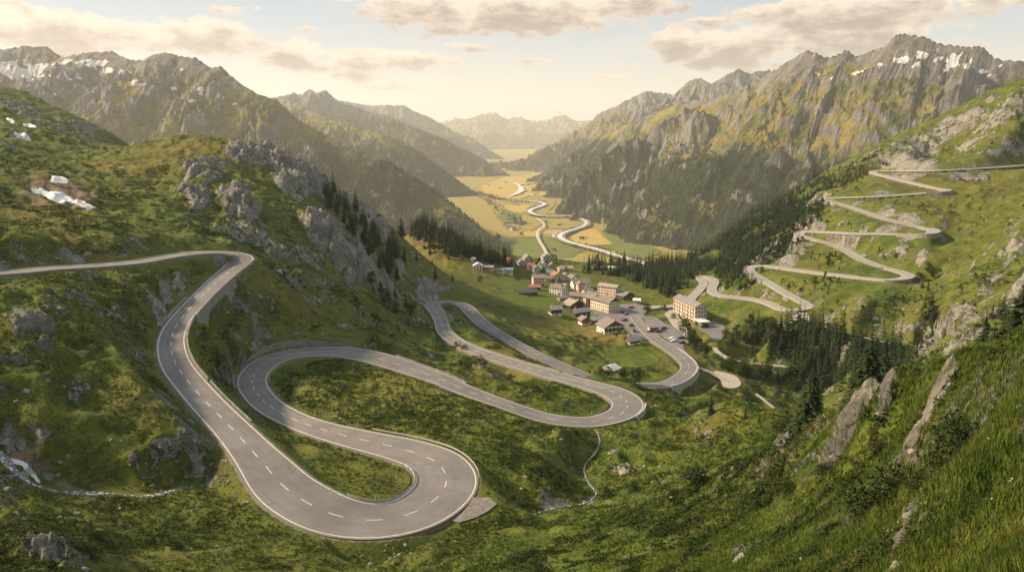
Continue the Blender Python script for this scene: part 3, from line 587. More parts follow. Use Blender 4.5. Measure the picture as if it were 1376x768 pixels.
def mat_asphalt():
    m = new_mat('asphalt', rough=.82, spec=.35); g = G(m)
    c = g.mix(g.ramp(g.noise(.12, 5, .6), .35, .65), (.150, .134, .126), (.200, .180, .168))
    c = g.mix(g.math('MULTIPLY', g.ramp(g.noise(.9, 6, .7), .5, .75), .35), c, (.15, .135, .128))
    wob = g.N.new('ShaderNodeVectorMath'); wob.operation = 'ADD'; nn = g.N.new('ShaderNodeTexNoise'); nn.inputs['Scale'].default_value = .5; nn.inputs['Detail'].default_value = 4; g.L.new(g.P(), nn.inputs['Vector'])
    sc = g.N.new('ShaderNodeVectorMath'); sc.operation = 'SCALE'; sc.inputs['Scale'].default_value = 3.0; g.L.new(nn.outputs['Color'], sc.inputs[0]); g.L.new(g.P(), wob.inputs[0]); g.L.new(sc.outputs[0], wob.inputs[1])
    crack = g.math('MULTIPLY', g.ramp(g.vor(.16, 'DISTANCE_TO_EDGE', vec=wob.outputs[0]), .012, .004), g.ramp(g.noise(.06, 3), .48, .6))
    c = g.mix(g.math('MULTIPLY', crack, .7), c, (.07, .065, .06))
    patch = g.ramp(g.vor(.07, 'F1', out='Color'), .82, .84)
    c = g.mix(g.math('MULTIPLY', patch, .12), c, (.13, .12, .115))
    ab = g.math('ABSOLUTE', g.attr('across')); tr = g.math('SUBTRACT', 1.0, g.ramp(g.math('ABSOLUTE', g.math('SUBTRACT', g.math('ABSOLUTE', g.math('SUBTRACT', ab, .46)), .20)), .0, .11))
    c = g.mix(g.math('MULTIPLY', tr, g.math('MULTIPLY', g.ramp(g.noise(.2, 4), .3, .6), .30)), c, (.115, .104, .098))
    c = g.mix(g.math('MULTIPLY', g.ramp(g.math('ADD', ab, g.math('MULTIPLY', g.math('SUBTRACT', g.noise(1.1, 5, .7), .5), .12)), .93, .99), .75), c, (.17, .145, .11))
    c = g.mix(g.math('MULTIPLY', g.math('SUBTRACT', 1.0, g.ramp(g.math('ABSOLUTE', g.math('ADD', g.attr('across'), .012)), .004, .012)), .35), c, (.08, .074, .07))
    c = g.mix(g.math('MULTIPLY', g.ramp(g.noise(2.4, 4, .6), .66, .74), .3), c, (.10, .09, .085))
    return g.col(c, g.bump(g.noise(18, 3), .25, .02))
MAT['asphalt'] = mat_asphalt()
def mat_simple(name, a, b, sc=.6, rough=.9, bump=.4, bd=.1, spec=.3):
    m = new_mat(name, rough=rough, spec=spec); g = G(m); return g.col(g.mix(g.ramp(g.noise(sc, 6, .65), .3, .7), a, b), g.bump(g.noise(sc*4, 5, .7), bump, bd))
MAT['gravel'] = mat_simple('pale_gravel', (.27, .23, .19), (.42, .37, .315), .8, bump=.6)
MAT['layby'] = mat_simple('stony_lay_by', (.13, .115, .098), (.24, .215, .185), 1.1, bump=.7, bd=.15)
MAT['paint'] = mat_simple('road_paint', (.55, .52, .47), (.74, .71, .66), 1.2, .6, .1, .01)
MAT['snow'] = mat_simple('old_snow', (.74, .73, .72), (.86, .85, .84), 1.0)
def mat_wall():
    m = new_mat('dry_stone', rough=.92, spec=.2); g = G(m)
    c = g.mix(g.vor(1.9, 'F1', vec=g.P((1, 1, 1.6)), out='Color'), (.20, .185, .165), (.42, .40, .36))
    ed = g.vor(1.9, 'DISTANCE_TO_EDGE', vec=g.P((1, 1, 1.6)))
    c = g.mix(g.ramp(ed, .09, .02), c, (.10, .095, .085))
    c = g.mix(g.math('MULTIPLY', g.ramp(g.noise(.4, 5), .5, .65), .4), c, (.15, .14, .09))
    return g.col(c, g.bump(g.ramp(ed, .0, .12), .8, .12))
MAT['wall'] = mat_wall()
MAT['concrete'] = mat_simple('weathered_concrete', (.30, .29, .275), (.43, .42, .40), .5, bump=.25)
def mat_water():
    m = new_mat('mountain_water', (.30, .31, .30), .22, spec=.5); g = G(m)
    f = g.ramp(g.noise(1.6, 6, .75), .5, .6); c = g.mix(f, (.10, .105, .095), (.72, .71, .69)); return g.col(c, g.bump(g.noise(3, 4), .6, .1))
MAT['stream'] = mat_water()
MAT['metal'] = mat_simple('galvanised_steel', (.30, .30, .30), (.42, .42, .41), 2, .45, .1, .01)

# ------------------------------------------------------------------ terrain meshes
def grid_faces(nv, nu):
    i = np.arange((nv-1)*nu).reshape(nv-1, nu)[:, :-1].ravel()
    return np.column_stack([i, i+1, i+nu+1, i+nu])
lawn = np.clip(mLush*1.2+np.clip(mDry-.6, 0, 1)*2, 0, 1)*(GY > 330)*(GX < 160)
lawn = np.maximum(lawn, np.clip(1-(edge-1.5)/2.5, 0, 1))
rockA = mRock*1.15
hillside = mesh_np('hillside', np.column_stack([GX.ravel(), GY.ravel(), Z.ravel()]), grid_faces(NV, NU), MAT['ground'],
    {'rock': rockA, 'snow': mSnow*sstep(0, 1.5, edge), 'dirt': mDirt, 'dry': mDry, 'lush': mLush, 'lawn': lawn, 'verge': np.clip(1-(edge-.3)/1.6, 0, 1)*.75})
tag(hillside, kind='structure')

# ------------------------------------------------------------------ road ribbons
def frames(P):
    T = np.gradient(P[:, :2], axis=0); T /= np.linalg.norm(T, axis=1)[:, None]+1e-9
    return T, np.column_stack([-T[:, 1], T[:, 0]])
def ribbon(name, P, offs, mat, parent=None, dz=0., skirt=None, kind=None):
    """cross section offs: list of lateral offsets given as functions of width, or numbers relative to centre"""
    T, Nn = frames(P); w = P[:, 3]; cols = []
    for o, z in offs:
        off = o(w) if callable(o) else np.full(len(w), o); cols.append(np.column_stack([P[:, 0]+Nn[:, 0]*off, P[:, 1]+Nn[:, 1]*off, P[:, 2]+dz+z]))
    k = len(cols); V = np.stack(cols, 1).reshape(-1, 3); n = len(P)
    i = (np.arange(n-1)[:, None]*k+np.arange(k-1)[None]).ravel()
    o = mesh_np(name, V, np.column_stack([i+k, i+k+1, i+1, i]), mat, parent=parent, smooth=False)
    if kind: o['kind'] = kind
    return o
def full_road(name, P, mat, dz=.06, verge=.35):
    nc = 11; offs = [(lambda w: -w/2-verge-.15, -1.0)]+[((lambda w, f=f: (w/2+verge)*f), 0.) for f in np.linspace(-1, 1, nc)]+[(lambda w: w/2+verge+.15, -1.0)]
    o = ribbon(name, P, offs, mat, dz=dz, kind='structure'); lat = np.tile(np.array([-1.]+list(np.linspace(-1, 1, nc))+[1.]), len(P))
    a = o.data.attributes.new('across', 'FLOAT', 'POINT'); a.data.foreach_set('value', lat.astype(np.float32)); return o
rd = full_road('road', road_main, MAT['asphalt'])
def line_mesh(name, P, off, half, dz, parent, dash=None, mat=None):
    T, Nn = frames(P); s = np.concatenate([[0], np.cumsum(np.linalg.norm(np.diff(P[:, :2], axis=0), axis=1))])
    V = []; Fc = []
    def strip(q):
        X = [np.interp(q, s, P[:, k]) for k in range(4)]; nx = np.interp(q, s, Nn[:, 0]); ny = np.interp(q, s, Nn[:, 1])
        b = len(V); o = off(X[3]) if callable(off) else off
        for sg in (-1, 1):
            for a in range(len(q)):
                oo = (o[a] if hasattr(o, '__len__') else o)+sg*half; V.append((X[0][a]+nx[a]*oo, X[1][a]+ny[a]*oo, X[2][a]+dz))
        m = len(q)
        for a in range(m-1): Fc.append((b+a, b+a+1, b+m+a+1, b+m+a))
    if dash is None: strip(s[::2])
    else:
        L_, gap = dash; q = 2.0
        while q+L_ < s[-1]: strip(np.linspace(q, q+L_, 4)); q += L_+gap
    return mesh_np(name, np.array(V), np.array(Fc), mat or MAT['paint'], parent=parent, smooth=False)
_m = road_main
line_mesh('edge_line', _m, lambda w: w/2-.12, .085, .085, rd); line_mesh('edge_line', _m, lambda w: -w/2+.12, .085, .085, rd)
line_mesh('centre_line', _m, 0., .075, .085, rd, (2.8, 3.6))
rr_ = full_road('mountain_road', road_right, MAT['gravel'] if False else mat_simple('worn_asphalt', (.26, .235, .21), (.34, .31, .275), .5), .06, .5)
for nm, P in zip(('footpath', 'service_lane', 'gravel_track', 'trodden_path', 'farm_lane'), lanes):
    ribbon(nm, P, [(lambda w: -w/2-.1, -.4), (lambda w: -w/2, 0), (lambda w: w/2, 0), (lambda w: w/2+.1, -.4)], MAT['gravel'], dz=.08, kind='structure')
for nm, poly, z in PADS:
    V = [at_z(px, py, z) for px, py in poly]; V = catmull(np.array([list(p)+[0] for p in V+[V[0]]]), 2.5)[:-1, :3]
    bm = bmesh.new(); lift = .10
    vs_ = [bm.verts.new((p[0], p[1], z+lift)) for p in V]; f = bm.faces.new(vs_)
    if f.normal.z < 0: f.normal_flip()
    ex = bmesh.ops.extrude_face_region(bm, geom=[f]); 
    for e in ex['geom']:
        if isinstance(e, bmesh.types.BMVert): e.co.z -= 1.0
    bmesh.ops.recalc_face_normals(bm, faces=bm.faces)
    bmesh.ops.triangulate(bm, faces=[q for q in bm.faces if len(q.verts) > 4])
    me = bpy.data.meshes.new(nm); bm.to_mesh(me); bm.free(); o = bpy.data.objects.new(nm, me); COL.objects.link(o); me.materials.append(MAT['asphalt'] if nm in ('village_square', 'car_park', 'hotel_yard') else MAT['layby'] if nm == 'gravel_lay_by' else MAT['gravel']); o['kind'] = 'structure'
for i, S in enumerate(streams):
    T_, N_ = frames(S); wv = S.copy(); wv[:, 3] *= np.clip(.8+1.1*noise(np.arange(len(S))/6., np.zeros(len(S)), 60+i), .12, 2); wv[:, 3] *= np.clip((len(S)-1-np.arange(len(S)))/8., .1, 1)
    ribbon('stream', wv, [(lambda w: -w/2, -.3), (lambda w: -w/2*.7, 0), (lambda w: w/2*.7, 0), (lambda w: w/2, -.3)], MAT['stream'], dz=-.24, kind='structure')
# ------------------------------------------------------------------ far mountains: ridge lines with spurs, and the valley floor
FLOOR = -450.0
RID = {
 'left_mountain': dict(k=.62, spur=560, pts=[(-260,70,3900),(-120,60,4000),(0,66,4000),(30,62,4050),(62,62,4050),(80,78,4000),(95,74,3950),(118,70,3900),(150,68,3850),(168,78,3800),(192,81,3750),(206,73,3700),(222,69,3700),(240,75,3680),(262,77,3650),(285,91,3600),(296,88,3580),(318,108,3540),(345,126,3500),(372,133,3480),(400,160,3450),(440,183,3400),(470,200,3350),(515,214,3250),(560,240,3150),(600,268,3050),(640,300,2950),(675,327,2850),(697,345,2700)]),
 'valley_spur': dict(k=.55, spur=700, pts=[(330,150,6000),(400,142,5900),(458,163,5700),(500,176,5600),(530,186,5500),(560,203,5400),(600,230,5350),(645,263,5250)]),
 'left_range': dict(k=.6, spur=800, pts=[(300,140,8200),(350,132,8200),(382,128,8200),(396,123,8100),(406,126,8100),(415,119,8100),(425,124,8000),(438,121,8000),(455,135,8000),(490,147,8000),(530,158,8000),(560,172,7900),(600,188,7900),(640,207,7800),(692,238,7600)]),
 'left_far_range': dict(k=.55, spur=1100, pts=[(400,132,12500),(430,127,12500),(460,134,12500),(475,137,12500),(500,141,12500),(520,140,12500),(545,141,12500),(555,147,12500),(580,158,12500),(610,175,12500),(640,190,12300),(684,216,12000)]),
 'far_range': dict(k=.24, spur=1800, pts=[(520,170,22000),(560,166,22000),(595,165,22000),(612,159,22000),(630,162,22000),(648,153,22000),(662,152,22000),(680,162,22000),(700,156,22000),(715,164,22000),(740,160,22000),(758,153,22000),(775,163,22000),(800,159,22000),(840,166,22000),(900,172,22000)]),
 'valley_hill': dict(k=.30, spur=9000, pts=[(630,224,10200),(655,220,9900),(674,217,9500),(688,215.5,9300),(700,219,9200),(710,224,9100)]),
 'right_far_range': dict(k=.6, spur=900, pts=[(706,219,10600),(735,197,9800),(760,183,9500),(790,168,9200),(803,153,9100),(830,140,9000),(850,131,9000),(868,121,9000),(882,124,9000),(905,127,9000),(960,130,9000)]),
 'right_range': dict(k=.8, spur=700, pts=[(880,150,6800),(905,128,6700),(925,108,6600),(940,104,6600),(955,112,6500),(975,100,6500),(992,91,6500),(1006,98,6500),(1032,92,6500),(1060,110,6400)]),
 'right_mountain': dict(k=.95, spur=560, pts=[(704,243,6900),(740,226,6500),(792,190,5900),(830,172,5500),(870,155,5100),(918,137,4600),(955,132,4300),(985,124,4000),(1010,110,3750),(1035,97,3600),(1052,86,3500),(1070,76,3420),(1085,66,3360),(1095,69,3330),(1112,77,3300),(1125,72,3280),(1137,66,3260),(1150,74,3230),(1163,70,3200),(1172,66,3180),(1190,60,3140),(1200,50,3100),(1210,44,3080),(1225,47,3050),(1245,49,3030),(1262,57,3000),(1285,59,2980),(1305,62,2950),(1322,61,2920),(1336,78,2890),(1376,82,2860),(1480,80,2800),(1650,90,2750)]),
}
def seg_grid(X, Y, pts):
    """nearest point of a polyline in plan: distance, height there, arc length there"""
    D = np.full(X.shape, 1e12); ZC = np.zeros(X.shape); S = np.zeros(X.shape); s0 = 0
    for a, b in zip(pts[:-1], pts[1:]):
        dx, dy = b[0]-a[0], b[1]-a[1]; l = math.hypot(dx, dy)+1e-9
        t = np.clip(((X-a[0])*dx+(Y-a[1])*dy)/(l*l), 0, 1); d = (X-a[0]-t*dx)**2+(Y-a[1]-t*dy)**2
        m = d < D; D[m] = d[m]; ZC[m] = (a[2]+(b[2]-a[2])*t)[m]; S[m] = (s0+l*t)[m]; s0 += l
    return np.sqrt(D), ZC, S
FU, FV0, FV1 = 1050, math.log(1380), math.log(25500); FVN = 760
fus = np.linspace(-1.12, 1.12, FU); fvs = np.linspace(FV0, FV1, FVN)
fU, fV = np.meshgrid(fus, fvs); fY = np.exp(fV); fX = fU*fY
wobx = 90*noise(fX/700, fY/700, 70)+35*noise(fX/240, fY/240, 71); woby = 90*noise(fX/700, fY/700, 72)+35*noise(fX/240, fY/240, 73)
Hf = np.full(fX.shape, -1e9); Df = np.zeros(fX.shape); Sf = np.zeros(fX.shape); If = np.zeros(fX.shape, int); rr = random.Random(5)
for rid, (rn, rg) in enumerate(RID.items()):
    sp = [at_y(*p) for p in rg['pts']]; k = rg['k']; tall = max(p[2] for p in sp)-FLOOR
    D, ZC, S = seg_grid(fX+0*wobx, fY+0*woby, sp)
    D2 = D+np.clip(D/400, 0, 1)*.5*wobx
    prof = ZC-k*D2*(1+.35*np.exp(-D2/220.))
    lift = prof
    best = prof.copy(); bD = D.copy(); bS = S.copy()
    # spurs
    acc = [0]
    for a, b in zip(sp[:-1], sp[1:]): acc.append(acc[-1]+math.hypot(b[0]-a[0], b[1]-a[1]))
    q = rg['spur']*.4; side = 1
    while q < acc[-1]:
        j = max(i for i in range(len(acc)-1) if acc[i] <= q); t = (q-acc[j])/(acc[j+1]-acc[j]); a, b = sp[j], sp[j+1]
        p = [a[i]+(b[i]-a[i])*t for i in range(3)]; dx, dy = b[0]-a[0], b[1]-a[1]; l = math.hypot(dx, dy)
        for sd_ in (1, -1):
            nx, ny = -dy/l*sd_, dx/l*sd_
            if p[0]*nx+p[1]*ny > 0 and rn != 'right_mountain': continue
            ang = math.atan2(ny, nx)+rr.uniform(-.35, .35); hgt = p[2]-FLOOR; L_ = hgt/(k*.82)
            P_ = [tuple(p)]; n = 7; x, y, z = p; top = z-18
            for i in range(n):
                ang += rr.uniform(-.22, .22); st = L_/n; x += math.cos(ang)*st; y += math.sin(ang)*st
                z -= hgt/n*(rr.uniform(.55, 1.45)); P_.append((x, y, z))
            P_[0] = (p[0], p[1], top)
            d, zc, s = seg_grid(fX+.5*wobx, fY+.5*woby, P_)
            h = zc-(k*1.25)*d*(1+.2*np.exp(-d/120.))
            kk = 26.0; nb = np.maximum(best, h); m = h > best
            bD[m] = d[m]; bS[m] = (s+q*7)[m]
            df = np.clip(np.abs(best-h)/kk, 0, 1); best = nb+kk*.2*(1-df)**2*np.clip(D/150, 0, 1)
        q += rg['spur']*rr.uniform(.7, 1.4)
    env = np.clip(D/130, 0, 1)                  # crest keeps its traced outline
    sc_ = np.median([p[1] for p in sp])/3500
    gul = ridged(bS/(130*sc_**.5)+.5*noise(fX/300, fY/300, 80+rid), bD/(700*sc_**.5), 4, 81+rid)
    fr = ridged(fX/(260*sc_**.5)+.3*noise(fX/120, fY/120, 88), fY/(260*sc_**.5), 6, 90+rid, .55)
    h = best+env*((gul-.55)*75*sc_**.5*np.clip(.35+D/500, 0, 1)+(fr-.5)*84*sc_**.5)
    h += env*(ridged(fX/62, fY/62, 3, 97, .6)-.5)*20*sc_**.5
    h += (1-env)*0+11*min(sc_, 2.5)*(ridged(fX/70, fY/70, 3, 99)-.55)*np.clip((ZC-FLOOR)/300, 0, 1)
    m = h > Hf; Hf[m] = h[m]; Df[m] = D[m]; Sf[m] = bS[m]; If[m] = rid
# bare crags stand proud of their surroundings
crag = ridged(fX/330+.4*noise(fX/90, fY/90, 7), fY/330, 5, 8, .6)
foot = np.clip((Hf-FLOOR)/60, -1, 1)
Hf = np.where(Hf < FLOOR+25, FLOOR-6+(Hf-FLOOR+6)*np.clip((Hf-FLOOR+60)/85, .15, 1), Hf); Hf = np.maximum(Hf, FLOOR-12)
# the near end dives under the near hillsides
nearcap = -330-(1900-np.clip(fY, 1380, 1900))*.5
side = np.abs(fU); 
Hf = np.where(fY < 2100, np.minimum(Hf, FLOOR-12+np.clip((fY-1500)/600, 0, 1)*(Hf-FLOOR+12)), Hf)
def far_ground(x, y):
    x = np.asarray(x, float); y = np.asarray(y, float); return bilin(Hf, fus, fvs, x/y, np.log(y))
def mat_mountain():
    m = new_mat('mountain_side', rough=.95, spec=.12); g = G(m)
    x = g.N.new('ShaderNodeSeparateXYZ'); g.L.new(g.P(), x.inputs[0]); zz = x.outputs[2]
    zn = g.math('ADD', zz, g.math('MULTIPLY', g.math('SUBTRACT', g.noise(.0028, 6, .62), .5), 520))
    n1 = g.ramp(g.noise(.006, 7, .65), .35, .65)
    grass = g.mix(n1, (.080, .105, .028), (.31, .24, .068)); grass = g.mix(g.math('MULTIPLY', g.ramp(g.noise(.035, 5, .7), .5, .62), .55), grass, (.045, .055, .018))
    forest = g.mix(g.ramp(g.noise(.06, 4, .7), .35, .65), (.016, .026, .012), (.036, .050, .018))
    clear = g.ramp(g.noise(.0045, 6, .62, vec=g.P((1, 1, 1.5))), .55, .585)
    ft = g.math('MULTIPLY', g.ramp(zn, -70, -130), g.math('SUBTRACT', 1.0, g.math('MULTIPLY', clear, .85)))
    c = g.mix(ft, grass, forest)
    rock = g.mix(g.ramp(g.noise(.012, 8, .7, vec=g.P((1, 1, .35))), .32, .68), (.085, .082, .082), (.27, .255, .24))
    rock = g.mix(g.ramp(g.noise(.05, 6, .75, vec=g.P((1, 1, .3))), .52, .7), rock, (.37, .33, .29))
    sl = g.math('MULTIPLY', g.attr('crag'), .62)
    e = g.math('ADD', g.math('ADD', g.math('MULTIPLY', g.ramp(zn, 60, 400, False), 1.0), sl), g.math('MULTIPLY', g.math('SUBTRACT', g.noise(.014, 8, .72), .5), 1.3))
    e = g.math('SUBTRACT', e, g.math('MULTIPLY', ft, .30)); c = g.mix(g.ramp(e, .60, .78), c, rock)
    scree = g.math('MULTIPLY', g.ramp(g.noise(.0038, 4, .6, vec=g.P((1, 1, .3))), .56, .62), g.ramp(zn, 20, 120))
    c = g.mix(g.math('MULTIPLY', scree, .55), c, (.27, .235, .185))
    sn = g.math('ADD', g.attr('snow'), g.math('MULTIPLY', g.math('SUBTRACT', g.noise(.018, 6, .7), .5), 1.3))
    c = g.mix(g.ramp(sn, .80, .86), c, (.84, .80, .77))
    n = g.bump(g.noise(.02, 9, .72, vec=g.P((1, 1, .5))), 1.0, 34); n = g.bump(g.noise(.11, 5, .7), .8, 6, n)
    return g.col(c, n)
MAT['mountain'] = mat_mountain()
# snow fields lie where the photograph shows them
FSN = [(30,100,42,16),(10,95,25,12),(85,86,16,6),(110,84,12,5),(105,100,22,8),(130,88,20,6),(150,96,16,5),(165,103,12,5),(180,113,12,6),(190,118,7,4),(235,120,5,3),(270,124,8,6),(272,130,6,3),(255,137,8,2),(300,134,4,2),(315,140,5,2),(60,130,8,3),(75,128,6,3),(245,95,4,3),
 (1240,74,24,8),(1215,82,16,6),(1182,87,9,5),(1258,84,14,6),(1275,90,14,7),(1230,88,10,4),(1150,100,10,4),(1160,97,8,4),(1117,108,5,3),(1098,102,5,4),(1232,54,5,3),(1300,90,8,6),(1320,96,8,5),(1330,104,6,5),(1345,92,5,4),(1270,96,9,3),(1305,83,5,3),(1290,78,10,3)]
fsnow = np.zeros(fX.shape)
tf = Hf/fY
for px, py, w, h in FSN:
    a, b, c = ray(px, py); u = a/b; t = c/b; i = int(np.clip((u-fus[0])/(fus[1]-fus[0]), 0, FU-1)); q = np.where(tf[:, i] >= t)[0]
    if len(q) == 0: continue
    Yc = fY[q[0], 0]; z = Hf[q[0], i]
    dz = h/F*Yc; du = (fU-u)*F/w
    d = np.hypot(du, (Hf-z)/dz)+1.3*fbm(fX/75, fY/75, 4, 160)+np.where(np.abs(fY-Yc) > 600, 9, 0)
    fsnow = np.maximum(fsnow, np.clip(1.2-d*.55, 0, 1))
gv = np.gradient(Hf, axis=0)/(fY*(fvs[1]-fvs[0])); gu = np.gradient(Hf, axis=1)/(fY*(fus[1]-fus[0])); slp = np.hypot(gv-fU*gu, gu)
lap = (np.roll(Hf, 3, 1)+np.roll(Hf, -3, 1)+np.roll(Hf, 3, 0)+np.roll(Hf, -3, 0)-4*Hf)/(fY*.008)
slp[:4] = .5; slp[-4:] = .5; lap[:4] = 0; lap[-4:] = 0
cragA = np.clip((slp-.82)/.75, 0, 1.2)+np.clip(-lap*.55, -.35, .45)
fc = grid_faces(FVN, FU); V = np.column_stack([fX.ravel(), fY.ravel(), Hf.ravel()])
fid = If.ravel()[fc[:, 0]]; low = (V[fc, 2].max(1) < FLOOR-3)
for rid, rn in enumerate(RID):
    sel = fc[(fid == rid) & ~low]
    if not len(sel): continue
    used = np.unique(sel); remap = np.zeros(len(V), int); remap[used] = np.arange(len(used))
    o = mesh_np(rn, V[used], remap[sel], MAT['mountain'], {'snow': fsnow.ravel()[used], 'crag': cragA.ravel()[used]}, smooth=False); tag(o, kind='structure')

# ------------------------------------------------------------------ valley floor, fields, river
def mat_field(name, a, b, sc=.02):
    m = new_mat(name, rough=.95, spec=.1); g = G(m); c = g.mix(g.ramp(g.noise(sc, 5, .6), .3, .7), a, b); c = g.mix(g.math('MULTIPLY', g.ramp(g.noise(sc*9, 4, .7), .55, .7), .3), c, (a[0]*.5, a[1]*.6, a[2]*.5)); return g.col(c)
MF = {'green': mat_field('meadow_green', (.105, .125, .028), (.150, .160, .040)), 'gold': mat_field('hay_gold', (.36, .25, .065), (.43, .31, .09)), 'olive': mat_field('meadow_olive', (.24, .195, .05), (.29, .23, .07)), 'deep': mat_field('meadow_deep', (.075, .100, .026), (.105, .130, .035)),
 'tan': mat_field('stubble_tan', (.330, .235, .110), (.375, .275, .135))}
def sheet(name, pts, mat, dz=.0, kind='structure', sub=None):
    V = [at_z(px, py, FLOOR) for px, py in pts]
    bm = bmesh.new(); f = bm.faces.new([bm.verts.new((p[0], p[1], FLOOR+dz)) for p in V])
    if f.normal.z < 0: f.normal_flip()
    bmesh.ops.triangulate(bm, faces=[f]); me = bpy.data.meshes.new(name); bm.to_mesh(me); bm.free()
    o = bpy.data.objects.new(name, me); COL.objects.link(o); me.materials.append(mat); o['kind'] = kind; return o
fl = mesh_np('valley_floor', np.array([(-25000, -3000, FLOOR-.5), (25000, -3000, FLOOR-.5), (25000, 26500, FLOOR-.5), (-25000, 26500, FLOOR-.5)]), np.array([[0, 1, 2, 3]]), MF['olive']); tag(fl, kind='structure')
FIELDS = [('deep',[(640,345),(760,345),(790,337),(768,330),(748,322),(700,318),(660,330)]),('green',[(688,318),(722,318),(735,345),(690,350)]),('green',[(724,318),(748,318),(756,326),(780,336),(770,346),(738,346)]),('gold',[(700,309),(722,312),(720,318),(692,317)]),
 ('tan',[(734,308),(770,309),(755,315),(727,315)]),('olive',[(700,292),(725,294),(730,301),(712,311),(690,309)]),('olive',[(733,298),(765,297),(777,303),(772,308),(735,307)]),('gold',[(768,318),(784,309),(800,307),(812,320),(824,329),(792,330),(770,326)]),('green',[(806,310),(836,314),(860,318),(890,340),(860,350),(826,336),(792,331),(824,330)]),
 ('gold',[(676,276),(712,276),(716,283),(700,287),(684,285)]),('gold',[(646,250),(680,238),(700,237),(722,246),(724,258),(700,268),(664,268),(648,260)]),('olive',[(724,268),(745,268),(746,276),(736,284),(745,290),(722,288),(716,284),(734,278),(733,273)]),
 ('gold',[(700,236),(730,232),(745,238),(726,246)]),('gold',[(724,256),(752,250),(770,247),(772,252),(745,262),(724,264)]),('tan',[(786,287),(806,284),(806,294),(788,294)]),('green',[(680,282),(700,289),(698,300),(676,300),(665,290)])]
for i, (c, p) in enumerate(FIELDS): sheet('field', p, MF[c], .35+.25*i)
def floor_line(name, pts, w, mat, dz, kind='structure'):
    Q = smooth1(catmull(np.array([list(at_z(px, py, FLOOR+dz))+[ww] for px, py, ww in [(p+(w,) if len(p) == 2 else p) for p in pts]]), 25), 4)
    return ribbon(name, Q, [(lambda w: -w/2-2, -.6), (lambda w: -w/2, 0), (lambda w: w/2, 0), (lambda w: w/2+2, -.6)], mat, dz=dz, kind=kind)
MAT['river'] = new_mat('river_water', (.66, .64, .60), .3, spec=.6)
RIVER = [(900,368,30),(862,354,32),(832,346,34),(812,339,34),(790,333,34),(766,327,34),(752,320,36),(757,314,36),(773,309,34),(786,304,34),(788,299,36),(780,294,38),(766,290.5,36),(746,291,34),(725,290.5,36),(712,286,40),(714,282,42),(726,278,44),(732,275,44),(728,272.5,40),(715,271,26),(690,270,20),(664,271,18)]
RIVER = [(a, b, w*.42) for a, b, w in RIVER]
bank = [(a, b, w+26) for a, b, w in RIVER[:-3]]
floor_line('river_bank', bank, 0, mat_simple('river_gravel', (.14, .135, .09), (.30, .28, .22), .03), 4.8)
floor_line('river', RIVER, 0, MAT['river'], 6.0)
floor_line('upper_river', [(684,264,22),(694,261,30),(700,257,44),(701,254,40),(697,249,22),(690,246,20)], 0, MAT['river'], 6.0)
MAT['track'] = new_mat('valley_track', (.46, .40, .31), .9)
floor_line('valley_road', [(736,345),(731,335),(725,325),(722,317),(724,310),(732,304),(728,299),(722,294)], 9, MAT['track'], 5.6)
floor_line('valley_lane', [(752,318),(746,322),(742,318),(748,314)], 7, MAT['track'], 5.7)

# ------------------------------------------------------------------ haze: one box of pale air
bm = bmesh.new(); bmesh.ops.create_cube(bm, size=1)
x0, x1, y0, y1, z0, z1 = -25500, 25500, -3500, 27000, FLOOR-14, 1150
for v in bm.verts: v.co = ((x0+x1)/2+v.co.x*(x1-x0), (y0+y1)/2+v.co.y*(y1-y0), (z0+z1)/2+v.co.z*(z1-z0))
me = bpy.data.meshes.new('haze'); bm.to_mesh(me); bm.free(); hz = bpy.data.objects.new('haze', me); COL.objects.link(hz); hz['kind'] = 'stuff'; hz['label'] = 'warm evening haze filling the valley'; hz['category'] = 'haze'
hm = bpy.data.materials.new('haze_air'); hm.use_nodes = True; hn = hm.node_tree; hn.nodes.clear()
ho = hn.nodes.new('ShaderNodeOutputMaterial'); hv = hn.nodes.new('ShaderNodeVolumePrincipled'); hv.inputs['Color'].default_value = (1, .98, .95, 1); hv.inputs['Density'].default_value = 4.3e-5; hv.inputs['Anisotropy'].default_value = .25
hn.links.new(hv.outputs[0], ho.inputs['Volume']); me.materials.append(hm)
# ------------------------------------------------------------------ walls, parapets and rails along the roads
ROADS = (road_main, road_right)
def sub(P, a, b):
    i, j = sorted((near_idx(P, *a), near_idx(P, *b))); return P[i:j+1]
def wall_strip(name, P, side, gap, thick, top, depth, mat, label, cat, group=None, taper=0):
    """masonry strip along one edge of a road: top above and depth below the road surface"""
    s = side; n = len(P); q = np.linspace(0, 1, n); bell = np.clip(np.minimum(q, 1-q)*taper, 0, 1) if taper else np.ones(n)
    P = P.copy(); T, Nn = frames(P); w = P[:, 3]/2+gap; rag = .05*noise(np.arange(n)/2.1, np.zeros(n), 3)
    def row(off, z): return np.column_stack([P[:, 0]+Nn[:, 0]*s*off, P[:, 1]+Nn[:, 1]*s*off, P[:, 2]+z])
    dep = -abs(depth)*np.ones(n)
    t = top*bell+rag if taper and top > 1 else top+rag
    rows = [row(w, -.6+0*t), row(w, t), row(w+thick, t), row(w+thick+.06*abs(depth), dep*np.maximum(bell, .25) if taper else dep)]
    V = np.stack(rows, 1).reshape(-1, 3); i = (np.arange(n-1)[:, None]*4+np.arange(3)[None]).ravel(); fc_ = np.column_stack([i, i+1, i+5, i+4])
    caps = np.array([[0, 1, 2, 3], [4*n-4, 4*n-3, 4*n-2, 4*n-1]])
    o = mesh_np(name, V, np.vstack([fc_, caps]), mat, smooth=False); tag(o, label, cat, group); return o
S1 = sub(road_main, (345,345), (300,540))
wall_strip('stone_parapet', sub(road_main, (334,352), (305,378)), 1, .45, .4, .75, 1.2, MAT['wall'], 'low stone parapet right of the road just below the uppermost left bend', 'parapet')
